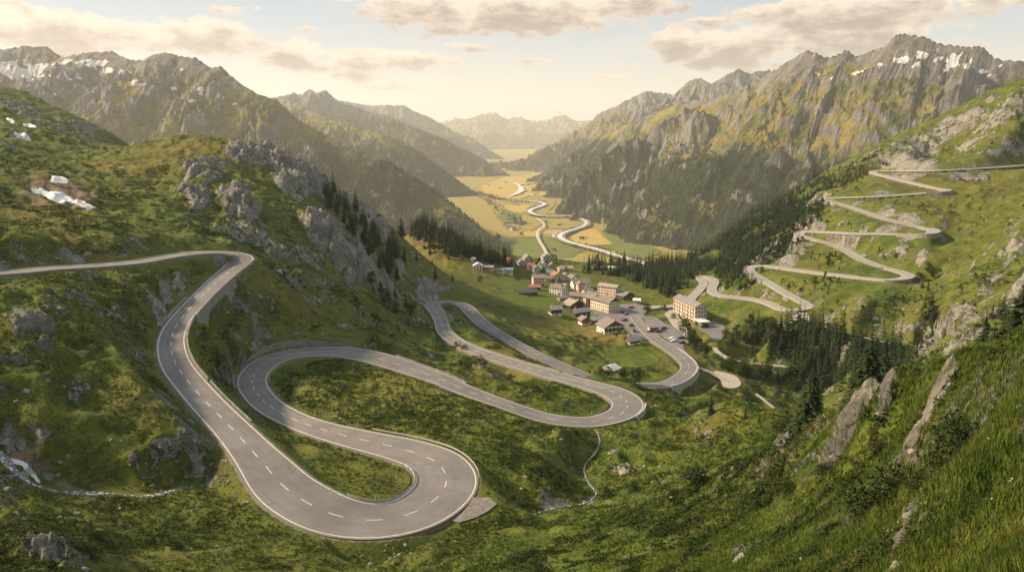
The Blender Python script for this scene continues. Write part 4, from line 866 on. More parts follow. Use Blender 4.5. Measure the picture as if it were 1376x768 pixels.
wall_strip('retaining_wall', sub(road_main, (302,378), (256,436)), 1, .45, .5, .75, 10.5, MAT['wall'], 'tall pale stone retaining wall under the road below the uppermost left bend', 'wall', taper=3.2)
wall_strip('stone_parapet', sub(road_main, (253,440), (266,505)), 1, .45, .4, .6, 1.2, MAT['wall'], 'low stone parapet along the right edge of the road below the tall retaining wall', 'parapet')
wall_strip('stone_kerb', sub(road_main, (266,506), (322,560)), 1, .8, .25, .2, .8, MAT['wall'], 'pale low kerb beside the straight descending road at left', 'kerb')
wall_strip('retaining_wall', sub(road_main, (344,486), (469,468)), 1, .9, .5, 2.7, .8, MAT['wall'], 'curved grey stone wall rising above the outside of the second road loop', 'wall', taper=3)
wall_strip('retaining_wall', sub(road_main, (321,522), (329,497)), 1, .7, .8, 1.5, .8, MAT['wall'], 'short rough stone wall at the left end of the second road loop', 'wall', taper=3)
wall_strip('stone_parapet', sub(road_main, (520,476), (615,512)), 1, .5, .35, .45, .8, MAT['wall'], 'long low stone parapet on the far side of the middle road straight', 'parapet')
wall_strip('stone_parapet', sub(road_main, (740,498), (864,538)), -1, .45, .4, .6, 1.0, MAT['wall'], 'pale stone parapet around the outside of the right hand loop of the middle road', 'parapet')
wall_strip('retaining_wall', sub(road_main, (864,539), (840,566)), -1, .45, .45, .6, 4.8, MAT['concrete'], 'curved grey retaining wall under the right hand loop of the middle road', 'wall')
wall_strip('retaining_wall', sub(road_main, (893,521), (936,489)), -1, .4, .6, .7, 8.5, MAT['concrete'], 'tall grey concrete wall carrying the road bend below the village', 'wall', taper=5)
wall_strip('stone_parapet', sub(road_main, (935,487), (905,462)), -1, .4, .35, .4, .8, MAT['concrete'], 'thin pale parapet on the road bend between village and car park', 'parapet')
wall_strip('retaining_wall', sub(road_main, (232,424), (262,392)), -1, .6, .7, .3, 3.0, MAT['wall'], 'dark rough stone wall on the left of the road opposite the tall retaining wall', 'wall', taper=3)
for a, b, sd, dp, lb in [((1208,314),(1246,305.5),-1,9.5,'big curved stone wall under the right end of the third switchback from the top of the far slope'), ((1243,259.2),(1268,253.5),-1,6.5,'curved stone wall under the right end of the uppermost switchback'),
        ((1128,273.4),(1108,266),1,5,'pale stone wall under the left end of the second switchback from the top'), ((1084,318.5),(1079,311.2),1,4.5,'stone wall under the left end of the third switchback'), ((1030,378),(1011,357.5),1,4.0,'stone wall under the left end of the fourth switchback'),
        ((1190,376),(1222,368.8),-1,2.5,'low stone wall around the right end of the fourth switchback'), ((1060,417),(1086,408),-1,1.5,'low stone wall around the lowest right switchback')]:
    wall_strip('retaining_wall', sub(road_right, a, b), sd, .55, .6, .6, dp, MAT['wall'], lb, 'wall', 'walls carrying the far switchbacks')
for a, b, sd, tp, lb in [((1085,318.5),(1186,313.4),1,0,'')]: pass
for a, b, lb in [((1095,311),(1180,313.5),'dry stone kerb along the third switchback leg'), ((1014,357),(1150,372),'dry stone kerb along the fourth switchback leg'), ((1104,324),(1190,359),'dry stone kerb along the slanting leg above the fourth switchback'), ((1120,271),(1235,304),'dry stone kerb along the slanting leg below the second switchback'), ((970,397),(1040,409),'dry stone kerb beside the lowest leg of the switchbacks'), ((1200,229.4),(1376,222),'dry stone kerb along the topmost road on the far slope')]:
    wall_strip('stone_kerb', sub(road_right, a, b), 1, .5, .5, .5, .6, MAT['wall'], lb, 'kerb', 'stone kerbs on the far switchbacks')

def box_mb(lst):
    V = []; Fc = []
    for (cx, cy, cz, sx, sy, sz) in lst:
        b = len(V)
        for dx in (-.5, .5):
            for dy in (-.5, .5):
                for dz in (-.5, .5): V.append((cx+dx*sx, cy+dy*sy, cz+dz*sz))
        Fc += [(b, b+1, b+3, b+2), (b+4, b+6, b+7, b+5), (b, b+4, b+5, b+1), (b+2, b+3, b+7, b+6), (b, b+2, b+6, b+4), (b+1, b+5, b+7, b+3)]
    return V, Fc
def empty(name, loc, rz=0):
    o = bpy.data.objects.new(name, None); o.empty_display_size = .3; COL.objects.link(o); o.location = loc; o.rotation_euler = (0, 0, rz); return o
def guardrail(P, side, gap, label, h=.75):
    P = P.copy(); T, Nn = frames(P); off = side*(P[:, 3]/2+gap); X = P[:, 0]+Nn[:, 0]*off; Y = P[:, 1]+Nn[:, 1]*off; Zz = P[:, 2]
    r = empty('guardrail', (X[0], Y[0], Zz[0])); tag(r, label, 'guardrail')
    prof = [(0, h-.32), (.05*side, h-.24), (0, h-.17), (.05*side, h-.10), (0, h), (-.03*side, h), (-.03*side, h-.32)]
    V = np.stack([np.column_stack([X+Nn[:, 0]*o, Y+Nn[:, 1]*o, Zz+z]) for o, z in prof], 1)-np.array([X[0], Y[0], Zz[0]]); k = len(prof); n = len(P)
    i = (np.arange(n-1)[:, None]*k+np.arange(k-1)[None]).ravel(); mesh_np('rail', V.reshape(-1, 3), np.column_stack([i, i+1, i+k+1, i+k]), MAT['metal'], smooth=False, parent=r)
    Vp, Fp = box_mb([(0, 0, h/2-.35, .09, .12, h+.7)]); me = None
    for a in range(0, n, 3):
        if me is None:
            o = mesh_np('post', np.array(Vp), np.array(Fp), MAT['metal'], smooth=False, parent=r); me = o.data
        else: o = bpy.data.objects.new('post', me); COL.objects.link(o); o.parent = r
        o.location = (X[a]-X[0]+Nn[a, 0]*.1*side, Y[a]-Y[0]+Nn[a, 1]*.1*side, Zz[a]-Zz[0])
    return r
guardrail(sub(road_main, (484,577), (644,655)), -1, .5, 'steel guardrail around the outside of the lowest road bend')
guardrail(sub(road_main, (444,664), (562,640)), 1, .3, 'low steel guardrail around the inside of the lowest road bend', .55)
MAT['post_white'] = new_mat('post_white', (.78, .77, .74), .5); MAT['post_black'] = new_mat('post_black', (.03, .03, .03), .5)
def delineator(px, py, label):
    g = aim(px, py)
    if g is None: return
    r = empty('marker_post', tuple(g), random.uniform(-.3, .3)); tag(r, label, 'marker post', 'white marker posts along the road')
    V, Fc = box_mb([(0, 0, .35, .13, .10, 1.1)]); mesh_np('post', np.array(V), np.array(Fc), MAT['post_white'], smooth=False, parent=r)
    V, Fc = box_mb([(0, 0, .80, .14, .11, .16)]); mesh_np('reflector_band', np.array(V), np.array(Fc), MAT['post_black'], smooth=False, parent=r)
for px, py, lb in [(446,662,'white marker post at the left end of the inner guardrail on the lowest bend'),(504,671,'white marker post at the middle of the inner guardrail on the lowest bend'),(556,638,'white marker post at the right tip of the grass inside the lowest bend'),(423,558,'white marker post on the grass inside the second loop, lower left'),
        (470,573,'white marker post at the start of the outer guardrail'),(480,572,'white marker post beside the outer guardrail start, right one'),(362,512,'white marker post on the left end of the grass inside the second loop'),(710,539,'white marker post between the two middle road legs'),(795,556,'white marker post on the grass inside the right hand loop'),
        (595,636,'white marker post right of the lowest bend, beyond the rail'),(375,532,'white marker post on the grass edge inside the second loop, left side'),(208,478,'white marker post left of the long descending road'),(184,478,'white marker post in the grass well left of the descending road'),(508,540,'white marker post inside the second loop among shrubs'),(532,551,'white marker post right of the shrubs inside the second loop')]:
    delineator(px, py, lb)

# ------------------------------------------------------------------ trees
def mat_leaf(name, a, b, sc=.4):
    m = new_mat(name, rough=.9, spec=.15); g = G(m)
    oi = g.N.new('ShaderNodeObjectInfo'); f = g.math('ADD', g.math('MULTIPLY', g.ramp(g.noise(sc, 3), .3, .7), .6), g.math('MULTIPLY', oi.outputs['Random'], .4)); return g.col(g.mix(f, a, b))
MAT['spruce'] = mat_leaf('spruce_needles', (.014, .026, .010), (.038, .056, .018)); MAT['pine'] = mat_leaf('pine_needles', (.018, .030, .010), (.046, .062, .018)); MAT['broad'] = mat_leaf('leaves', (.030, .048, .012), (.075, .095, .022)); MAT['bark'] = mat_simple('bark', (.05, .04, .03), (.11, .09, .07), 3)
def conifer(h, r, lev, br, sub_, seed, droop=.35, topr=.04, start=.08, dense=1.0):
    """crown as whorls of ragged drooping boughs; returns triangles"""
    q = np.random.default_rng(seed); V = []; Fc = []
    for L_ in range(lev):
        t = L_/(lev-1); z = h*(start+(1-start)*t*.98); rad = r*((1-t)**.8*(1-topr)+topr)*(1 if L_ else .8)
        for k in range(br):
            a = 2*math.pi*(k+.5*(L_ % 2))/br+q.uniform(-.3, .3); R_ = rad*q.uniform(.65, 1.18); ca, sa = math.cos(a), math.sin(a)
            zt = z+q.uniform(-.3, .3)*h/lev; dz = -droop*R_*q.uniform(.5, 1.4)
            for s_ in range(sub_):
                f0 = s_/sub_*.85; f1 = min(1, f0+1.25/sub_); wd = R_*.36*dense*(1-f0*.55)*q.uniform(.7, 1.25)
                x0, y0, z0 = ca*R_*f0, sa*R_*f0, zt+dz*f0+.10*R_*math.sin(f0*3); x1, y1, z1 = ca*R_*f1, sa*R_*f1, zt+dz*f1-.04*R_
                for sg in (-1, 1):
                    b = len(V); V += [(x0, y0, z0), (x1, y1, z1), ((x0+x1)/2-sa*wd*sg, (y0+y1)/2+ca*wd*sg, (z0+z1)/2-wd*q.uniform(.25, .7))]; Fc.append((b, b+1, b+2))
    # leader
    b = len(V); V += [(-.02*h, 0, h*.93), (.02*h, 0, h*.93), (0, 0, h*1.03)]; Fc.append((b, b+1, b+2)); b = len(V); V += [(0, -.02*h, h*.93), (0, .02*h, h*.93), (0, 0, h*1.02)]; Fc.append((b, b+1, b+2))
    return np.array(V), np.array(Fc)
def blobtree(h, r, n, seed, flat=1., base=.25, leaf=.05):
    """broad crown: leaf-sized triangles in clumps through an uneven volume"""
    q = np.random.default_rng(seed); nc = max(6, n//60); C_ = []
    for i in range(nc):
        a = q.uniform(0, 6.28); t = q.uniform(0, 1); rr_ = r*q.uniform(.2, .8)*math.sin(math.pi*(.15+.8*t)); C_.append((rr_*math.cos(a), rr_*math.sin(a), h*(base+(1-base)*t*.88*flat), r*q.uniform(.25, .48)))
    C_ = np.array(C_); c = C_[q.integers(0, nc, n)]; d = q.normal(size=(n, 3)); d /= np.linalg.norm(d, axis=1)[:, None]; p = c[:, :3]+d*(c[:, 3:4]*q.uniform(.5, 1.05, (n, 1)))
    p[:, 2] = np.maximum(p[:, 2], h*.05)
    e1 = q.normal(size=(n, 3)); e2 = q.normal(size=(n, 3)); s = h*leaf*q.uniform(.6, 1.3, (n, 1))
    V = np.stack([p+e1/np.linalg.norm(e1, axis=1)[:, None]*s, p+e2/np.linalg.norm(e2, axis=1)[:, None]*s, p-(e1+e2)/2.6*s*.6], 1).reshape(-1, 3)
    return V, np.arange(3*n).reshape(-1, 3)
def trunk_mesh(h, r0, r1, seed=0, seg=8, rings=7, lean=.0):
    q = np.random.default_rng(seed); V = []; Fc = []
    for i in range(rings):
        t = i/(rings-1); rad = r0+(r1-r0)*t+(r0*.5*(1-t)**6)
        for k in range(seg):
            a = 2*math.pi*k/seg; V.append((math.cos(a)*rad+lean*t*t, math.sin(a)*rad, -.4+(h+.4)*t))
        if i:
            for k in range(seg): Fc.append(((i-1)*seg+k, (i-1)*seg+(k+1) % seg, i*seg+(k+1) % seg, i*seg+k))
    return np.array(V), np.array(Fc)
def make_mesh(name, V, Fc, mat, smooth=False):
    o = mesh_np(name, V, Fc, mat, smooth=smooth); me = o.data; bpy.data.objects.remove(o); return me
TV = {}   # unit height variants (height 1)
for k in range(4):
    TV['spruce', k] = (make_mesh('spruce_crown', *conifer(1, .17+.02*k, 15, 8, 3, 100+k), MAT['spruce']), make_mesh('spruce_trunk', *trunk_mesh(.9, .016, .004, k), MAT['bark'], True))
    TV['pine', k] = (make_mesh('pine_crown', *conifer(1, .27, 11, 9, 3, 200+k, .12, .25, .10, 1.3), MAT['pine']), make_mesh('pine_trunk', *trunk_mesh(.9, .022, .005, k), MAT['bark'], True))
    TV['leafy', k] = (make_mesh('leafy_crown', *blobtree(1, .42, 900, 300+k), MAT['broad']), make_mesh('leafy_trunk', *trunk_mesh(.75, .028, .008, k), MAT['bark'], True))
    TV['bush', k] = (make_mesh('bush_crown', *blobtree(1, .75, 700, 400+k, .9, .12, .07), MAT['broad']), make_mesh('bush_stem', *trunk_mesh(.5, .03, .012, k), MAT['bark'], True))
    TV['dwarfpine', k] = (make_mesh('dwarf_pine_crown', *blobtree(1, .8, 1100, 500+k, .9, .10, .06), MAT['pine']), make_mesh('dwarf_pine_stem', *trunk_mesh(.5, .03, .012, k), MAT['bark'], True))
TV['big', 0] = (make_mesh('spruce_crown', *conifer(1, .24, 34, 17, 10, 901, .30, .05, .03, .62), MAT['spruce']), make_mesh('spruce_trunk', *trunk_mesh(.92, .02, .004, 5), MAT['bark'], True))
TV['big', 1] = (make_mesh('pine_crown', *conifer(1, .33, 30, 18, 10, 902, .12, .22, .05, .62), MAT['pine']), make_mesh('pine_trunk', *trunk_mesh(.9, .024, .006, 6), MAT['bark'], True))
KN = {'spruce': ('spruce_tree', 'spruce'), 'pine': ('pine_tree', 'pine'), 'leafy': ('leafy_tree', 'tree'), 'bush': ('bush', 'bush'), 'dwarfpine': ('dwarf_pine', 'shrub'), 'big': ('conifer_tree', 'conifer')}
def put_tree(kind, k, loc, h, label, group=None, wide=1.):
    nm, cat = KN[kind]; cm, tm = TV[kind, k]
    e = empty(nm, (loc[0], loc[1], loc[2]-.15), random.uniform(0, 6.28)); e.scale = (h*wide, h*wide, h); tag(e, label, cat, group)
    for n_, me in (('crown', cm), ('trunk', tm)):
        o = bpy.data.objects.new(n_, me); COL.objects.link(o); o.parent = e
    return e
def inpoly(px, py, poly):
    c = False; n = len(poly)
    for i in range(n):
        (ax, ay), (bx, by) = poly[i], poly[(i+1) % n]
        if (ay > py) != (by > py) and px < (bx-ax)*(py-ay)/(by-ay)+ax: c = not c
    return c
def free_of_road(x, y, m=2.5):
    return float(bilin(edge, us, vs, np.array([x/y]), np.array([math.log(y)]))[0]) > m and float(bilin(edgeL, us, vs, np.array([x/y]), np.array([math.log(y)]))[0]) > 1
# stands: outline of the tree feet in the photograph, number, kinds, height range (m), label, group
STANDS = [
 ([(430,262),(452,258),(500,300),(545,352),(535,378),(508,362),(490,330),(455,300)], 48, ('spruce','spruce','pine'), (9,15), 'on the rocky spur above the left cliffs', 'conifers on the rocky spur'),
 ([(538,318),(560,303),(600,318),(640,344),(690,358),(650,352),(610,335),(575,318)], 70, ('spruce',), (12,19), 'in the wood edge behind the upper meadow', 'spruces behind the upper meadow'),
 ([(530,395),(556,420),(550,440),(520,415),(485,375)], 22, ('spruce','leafy'), (4,8), 'at the foot of the left cliff', 'trees at the foot of the cliff'),
 ([(455,385),(500,420),(550,452),(540,470),(500,440),(460,410)], 18, ('bush','dwarfpine'), (2,4), 'in the gully below the left cliff', 'bushes in the gully'),
 ([(782,366),(840,372),(880,392),(902,400),(900,372),(868,354),(800,352)], 80, ('spruce',), (11,17), 'behind the village hotels', 'spruces behind the village'),
 ([(985,452),(1010,432),(1040,446),(1060,440),(1048,462),(1010,468),(980,470)], 24, ('spruce','spruce','leafy'), (8,14), 'on the green slope right of the hotel forecourt', 'spruces right of the hotel forecourt'),
 ([(1050,470),(1075,452),(1120,462),(1165,470),(1165,505),(1140,520),(1090,512),(1060,496)], 60, ('spruce',), (11,17), 'in the stand above the gorge stream', 'spruces above the gorge stream'),
 ([(955,485),(985,495),(1030,502),(1050,512),(1010,508),(975,500)], 22, ('leafy','spruce','bush'), (5,9), 'on the stream bank below the service lane', 'trees on the stream bank'),
 ([(700,352),(745,346),(762,362),(760,384),(738,376),(712,366)], 26, ('leafy','bush'), (3,6), 'among the houses of the upper village', 'trees among the upper village houses'),
 ([(745,398),(765,404),(800,432),(840,456),(810,452),(770,430)], 14, ('bush',), (1.2,2.4), 'in the gardens in front of the barns and chalets', 'garden bushes'),
 ([(1000,330),(1075,300),(1100,262),(1120,268),(1080,318),(1020,352)], 26, ('spruce','leafy'), (5,10), 'along the left bends of the far switchbacks', 'trees along the left switchback bends'),
 ([(1092,348),(1140,342),(1142,388),(1092,384)], 16, ('spruce','leafy'), (3,6), 'between the middle legs of the far switchbacks', 'trees between the middle switchback legs'),
 ([(1234,365),(1256,365),(1260,440),(1240,474)], 22, ('spruce','spruce','leafy'), (4,8), 'in the ravine right of the far switchbacks', 'trees in the right ravine'),
 ([(1320,428),(1376,400),(1376,450),(1335,462)], 12, ('spruce','pine'), (7,11), 'above the mossy crest at the right edge', 'trees above the right crest'),
 ([(1110,350),(1135,352),(1128,366),(1090,358)], 0, ('spruce',), (6,9), '', ''),
]
placed = []
rT = random.Random(11)
for poly, n, kinds, (h0, h1), lb, gp in STANDS:
    xs = [p[0] for p in poly]; ys = [p[1] for p in poly]; c = 0; tries = 0
    while c < n and tries < n*30:
        tries += 1; px, py = rT.uniform(min(xs), max(xs)), rT.uniform(min(ys), max(ys))
        if not inpoly(px, py, poly): continue
        g = aim(px, py, ymin=240)
        if g is None or not free_of_road(g[0], g[1]): continue
        placed.append((rT.choice(kinds), rT.randrange(4), g, rT.uniform(h0, h1), lb, gp)); c += 1
SINGLE = [ # px, py of the foot, height px, kind, label
 (1084,602,114,'big0','large dark conifer standing behind the right foreground slope'),(1163,540,74,'big1','broad dark pine between the gorge and the rocky crest'),(1185,520,60,'big0','tall dark conifer left of the rocky crest, behind the broad pine'),(1365,470,72,'big1','dark pine at the right edge above the mossy crest'),
 (1320,470,45,'big0','dark conifer left of the pine at the right edge'),(955,556,30,'spruce','slender spruce on the dark bank below the gravel clearing'),(1001,564,18,'spruce','left of two small spruces below the trodden path'),(1020,567,14,'spruce','right of two small spruces below the trodden path'),
 (854,516,27,'leafy','narrow dark tree left of the road bend below the village'),(808,507,14,'leafy','small tree left of the round roofed hut'),(816,508,16,'bush','round bush against the round roofed hut'),(837,508,17,'leafy','dark tree right of the round roofed hut'),
 (869,425,16,'leafy','round dark tree at the junction beside the car park'),(921,452,26,'leafy','large leafy tree below the second hotel'),(931,470,30,'leafy','dark tree on the stream bank between car park and forecourt'),(948,478,24,'leafy','bushy tree right of the white water'),(975,458,17,'leafy','tree at the right corner of the hotel forecourt'),(984,460,14,'bush','bush right of the hotel forecourt'),
 (893,416,8,'bush','bush on the green strip above the car park'),(905,428,8,'bush','bush in the hotel garden strip'),(645,380,10,'leafy','lone small tree on the green meadow knoll'),(695,376,7,'bush','bush on the far meadow below the spruce wood'),(560,350,14,'spruce','left of three small spruces on the golden meadow'),(581,355,10,'spruce','middle one of three small spruces on the golden meadow'),(608,378,14,'spruce','right of three small spruces on the golden meadow'),
 (585,375,24,'spruce','taller spruce at the top of the scree chute'),(645,492,15,'bush','round bush between the two lowest meadow road legs'),(662,468,0,'',''),(625,470,8,'bush','small round bush at the edge of the middle road, right one'),(613,467,9,'bush','small round bush at the edge of the middle road, left one'),
 (850,660,16,'dwarfpine','dark shrub left of the pale boulder on the middle slope'),(735,640,22,'dwarfpine','tall dark shrub right of the lowest bend'),(748,648,14,'dwarfpine','wide dark shrub right of the lowest bend, below the tall one'),(935,655,30,'dwarfpine','dark round bush below the middle hillock'),(815,668,14,'dwarfpine','shrub beside the little waterfall'),
 (233,190,3,'bush','tiny bush on top of the bare left knoll'),(1095,380,10,'bush','bush on the slope between the switchback legs'),(712,398,5,'bush','bush in the lush meadow left of the village')]
KIDX = {'big0': ('big', 0), 'big1': ('big', 1)}
for px, py, hp, kd, lb in SINGLE:
    if not kd: continue
    g = aim(px, py)
    if g is None: continue
    if kd[:3] == 'big': Yb = {1084: 100, 1163: 128, 1185: 150, 1365: 85, 1320: 120}[px]; g = np.array(at_y(px, py, Yb)); g[2] = float(ground(g[0], g[1]))
    top = at_y(px, py-hp, g[1]); h = max(.8, top[2]-g[2])

    k, i = KIDX.get(kd, (kd, rT.randrange(4))); put_tree(k, i, g, h, lb, None, 1.35 if px == 1084 else 1.)
# brushy cover on the right hillside: bushes as things nearest, the mass of the wood as one
BUSHES = [([(1085,300),(1180,318),(1170,308),(1100,292)],10),([(1100,335),(1135,345),(1130,366),(1080,350)],16),([(1040,375),(1110,385),(1100,400),(1050,392)],14),([(1100,385),(1140,378),(1130,398),(1100,405)],10),([(1160,330),(1220,345),(1200,360),(1160,345)],8),([(980,375),(1020,385),(1010,400),(975,392)],10),([(1240,440),(1265,480),(1250,500),(1230,470)],14),([(1150,262),(1240,268),(1250,290),(1160,275)],12),([(1100,240),(1180,238),(1170,258),(1110,262)],10),([(1270,270),(1376,250),(1376,330),(1290,340)],12),([(1250,340),(1330,350),(1320,420),(1255,400)],16),([(1110,410),(1230,385),(1230,430),(1120,440)],26),([(1220,170),(1376,130),(1376,200),(1230,215)],22),([(1236,380),(1250,380),(1252,440),(1238,440)],16),([(1300,440),(1376,430),(1376,460),(1310,465)],14),([(1060,270),(1100,262),(1110,285),(1070,290)],8)]
for poly, n in BUSHES:
    xs = [p[0] for p in poly]; ys = [p[1] for p in poly]; c = 0; tries = 0
    while c < n and tries < n*30:
        tries += 1; px, py = rT.uniform(min(xs), max(xs)), rT.uniform(min(ys), max(ys))
        if not inpoly(px, py, poly): continue
        g = aim(px, py, ymin=240)
        if g is None or not free_of_road(g[0], g[1], 1.8): continue
        placed.append((rT.choice(['bush', 'dwarfpine', 'dwarfpine']), rT.randrange(4), g, rT.uniform(1.6, 3.6), 'between the legs of the far switchbacks', 'bushes on the far switchback slope')); c += 1
rank = sorted(range(len(placed)), key=lambda i: -placed[i][3]/placed[i][2][1])
for i in rank[:340]:
    k, v, g, h, lb, gp = placed[i]
    nm = {'spruce': 'spruce', 'pine': 'pine', 'leafy': 'leafy tree', 'bush': 'low bush', 'dwarfpine': 'dwarf pine'}[k]
    put_tree(k, v, g, h, nm+' '+lb, gp+', '+nm+' kind', rT.uniform(.85, 1.2))
rest = [placed[i] for i in rank[340:]]
def bake(name, items, mat, protos):
    """many small trees as one mesh: items are (x, y, z, h, proto index, rotation, widen)"""
    Vs, Fs, b = [], [], 0; A = np.array([it[:4]+(it[5], it[6]) for it in items], float); idx = np.array([it[4] for it in items])
    for p, (pv, pf) in enumerate(protos):
        a = A[idx == p]
        if not len(a): continue
        c, s = np.cos(a[:, 4])[:, None], np.sin(a[:, 4])[:, None]; hw = (a[:, 3]*a[:, 5])[:, None]
        X = (pv[None, :, 0]*c-pv[None, :, 1]*s)*hw+a[:, 0:1]; Y = (pv[None, :, 0]*s+pv[None, :, 1]*c)*hw+a[:, 1:2]; Zz = pv[None, :, 2]*a[:, 3:4]+a[:, 2:3]
        Vs.append(np.stack([X, Y, Zz], 2).reshape(-1, 3)); Fs.append((pf[None]+(np.arange(len(a))*len(pv))[:, None, None]).reshape(-1, 3)+b); b += len(a)*len(pv)
    return mesh_np(name, np.vstack(Vs), np.vstack(Fs), mat, smooth=False)
PL = [conifer(1, .17, 8, 6, 1, 700+k, .4, .05, .05, 1.5) for k in range(4)]+[blobtree(1, .42, 110, 720+k, 1, .1, .12) for k in range(2)]
WOODS = [ # outline of the tree feet, number, height, share of round trees
 ([(892,335),(930,318),(985,300),(1035,270),(1100,242),(1150,222),(1190,205),(1180,228),(1120,262),(1080,300),(1040,330),(985,360),(935,365),(895,362)], 1500, (11,18), .12),
 ([(900,362),(985,345),(1010,352),(1000,385),(965,378),(945,368),(925,382),(900,385)], 260, (9,15), .1),
 ([(880,342),(895,334),(905,365),(905,385),(884,378),(872,358)], 180, (12,18), .0),
 ([(1000,352),(1070,300),(1130,280),(1100,300),(1060,345),(1010,356)], 200, (6,12), .35),
 ([(538,312),(560,300),(640,340),(692,356),(700,362),(640,352),(590,335)], 150, (13,19), .05),
 ([(590,352),(640,372),(690,366),(700,356),(640,350)], 0, (8,12), .2),
 ([(1000,462),(1110,450),(1200,462),(1225,490),(1150,520),(1080,512),(1020,492)], 190, (10,16), .0),
 ([(1150,500),(1200,480),(1235,470),(1235,500),(1180,520)], 60, (6,12), .2),
 ([(770,366),(800,350),(868,352),(900,370),(905,402),(860,385),(840,372)], 150, (11,16), .1),
 ([(1190,205),(1250,178),(1260,186),(1200,225)], 60, (4,8), .5)]
items = []
for poly, n, (h0, h1), br in WOODS:
    xs = [p[0] for p in poly]; ys = [p[1] for p in poly]; c = 0; tries = 0
    while c < n and tries < n*12:
        tries += 1; px, py = rT.uniform(min(xs), max(xs)), rT.uniform(min(ys), max(ys))
        if not inpoly(px, py, poly): continue
        g = aim(px, py, ymin=240)
        if g is None: continue
        g = g+np.array([rT.uniform(-6, 6), rT.uniform(-14, 14), 0]); g[2] = float(ground(g[0], g[1]))-.3
        if not free_of_road(g[0], g[1]): continue
        if noise(np.array([g[0]/28.]), np.array([g[1]/28.]), 66)[0] < -.16 and n > 200: continue
        rd_ = rT.random() < br; h = rT.uniform(h0, h1)*(.55 if rd_ else 1)*(max(.4, min(1, 1-(px-1000)/260)) if py < 330 else 1); items.append((g[0], g[1], g[2], h, 4+rT.randrange(2) if rd_ else rT.randrange(4), rT.uniform(0, 6.28), rT.uniform(.85, 1.25))); c += 1
for k, v, g, h, lb, gp in rest: items.append((g[0], g[1], g[2]-.2, h, {'spruce': 0, 'pine': 1}.get(k, 4), rT.uniform(0, 6.28), 1))
# behind the crests the wood goes on down the far side
for _ in range(500):
    u = rT.uniform(-.02, .42); Yq = rT.uniform(850, 1080); x = u*Yq; items.append((x, Yq, float(ground(x, Yq))-.3, rT.uniform(11, 17), rT.randrange(4), rT.uniform(0, 6), 1))
w = bake('conifer_forest', items, MAT['spruce'], PL); tag(w, 'dense dark conifer wood covering the far right hillside below the mountain', 'forest', kind='stuff')
# mountain forest on the far slopes
PM = []
for k in range(3):
    V_ = [(0, 0, 1.)]; F_ = []
    for j in range(5): a = j*2*math.pi/5+k; V_.append((math.cos(a)*.2, math.sin(a)*.2, -.1+.05*((j*k) % 3)))
    for j in range(5): F_.append((0, 1+j, 1+(j+1) % 5))
    PM.append((np.array(V_), np.array(F_)))
q = np.random.default_rng(3); N_ = 110000
uu = q.uniform(-.75, .62, N_); vv = np.log(q.uniform(1800**.5, 6500**.5, N_)**2); xx = uu*np.exp(vv); yy = np.exp(vv); hh = bilin(Hf, fus, fvs, uu, vv)
wood = (hh > FLOOR+2) & (hh < -75+190*fbm(xx/420, yy/420, 4, 33)) & (fbm(xx/170, yy/170, 4, 34) > -.22)
ii = np.where(wood)[0][:60000]
items = [(xx[i], yy[i], hh[i]-.5, 11+8*q.random(), int(q.integers(0, 3)), 0., 1.3) for i in ii]
w = bake('mountain_forest', items, MAT['spruce'], PM); tag(w, 'dark forest cloaking the lower mountain slopes on both sides of the valley', 'forest', kind='stuff')
# hedges and copses by the river
items = []
def along(pts, n, spread, h0, h1):
    Q = catmull(np.array([list(at_z(a, b, FLOOR)) for a, b in pts]), 10)
    for _ in range(n):
        p = Q[rT.randrange(len(Q))]; items.append((p[0]+rT.gauss(0, spread), p[1]+rT.gauss(0, spread), FLOOR, rT.uniform(h0, h1), rT.choice([0, 1]), rT.uniform(0, 6), 1.5))
bl = [(a, b-1.3) for a, b, w_ in RIVER[:-3]]; bl2 = [(a, b+1.8) for a, b, w_ in RIVER[:-3]]
along(bl, 420, 9, 6, 13); along(bl2, 380, 9, 6, 12); along([(655,262),(670,268),(700,271),(722,271)], 160, 16, 8, 15); along([(694,296),(700,303),(684,290)], 60, 20, 9, 16); along([(780,322),(788,319)], 12, 8, 9, 14); along([(738,338),(742,337)], 12, 8, 8, 12); along([(840,322),(848,318)], 30, 14, 10, 18); along([(752,303),(758,303)], 8, 8, 8, 12); along([(700,316),(706,309)], 10, 9, 8, 12)
along([(640,258),(664,276),(676,290)], 90, 20, 8, 15); along([(700,250),(722,248),(745,252),(760,256)], 110, 20, 8, 16); along([(752,240),(720,244)], 60, 25, 8, 16); along([(770,262),(800,292),(850,316)], 160, 22, 9, 16)
w = bake('river_thickets', items, MAT['broad'], [blobtree(1, .5, 60, 730+k, 1, .05, .16) for k in range(2)]); tag(w, 'bushes and hedges along the river and fields on the valley floor', 'thickets', kind='stuff')
# ------------------------------------------------------------------ buildings
def plaster(n, c): return mat_simple(n, tuple(x*.88 for x in c), c, .5, .9, .1, .02)
MW = {'cream': plaster('cream_plaster', (.66, .57, .44)), 'peach': plaster('peach_plaster', (.68, .53, .42)), 'white': plaster('white_plaster', (.72, .68, .62)), 'pink': plaster('pink_plaster', (.60, .42, .36)), 'tan': plaster('tan_plaster', (.50, .40, .29)), 'wood': mat_simple('dark_timber', (.055, .035, .025), (.11, .07, .05), 1), 'redwood': mat_simple('red_timber', (.16, .045, .03), (.22, .07, .05), 1), 'grey': plaster('grey_plaster', (.42, .40, .37))}
def roofmat(n, a, b):
    m = new_mat(n, rough=.85, spec=.25); g = G(m)
    c = g.mix(g.vor(1.3, 'F1', out='Color'), a, b); c = g.mix(g.math('MULTIPLY', g.ramp(g.noise(.5, 5), .45, .7), .4), c, (a[0]*.5, a[1]*.5, a[2]*.5)); return g.col(c, g.bump(g.noise(6, 3), .3, .05))
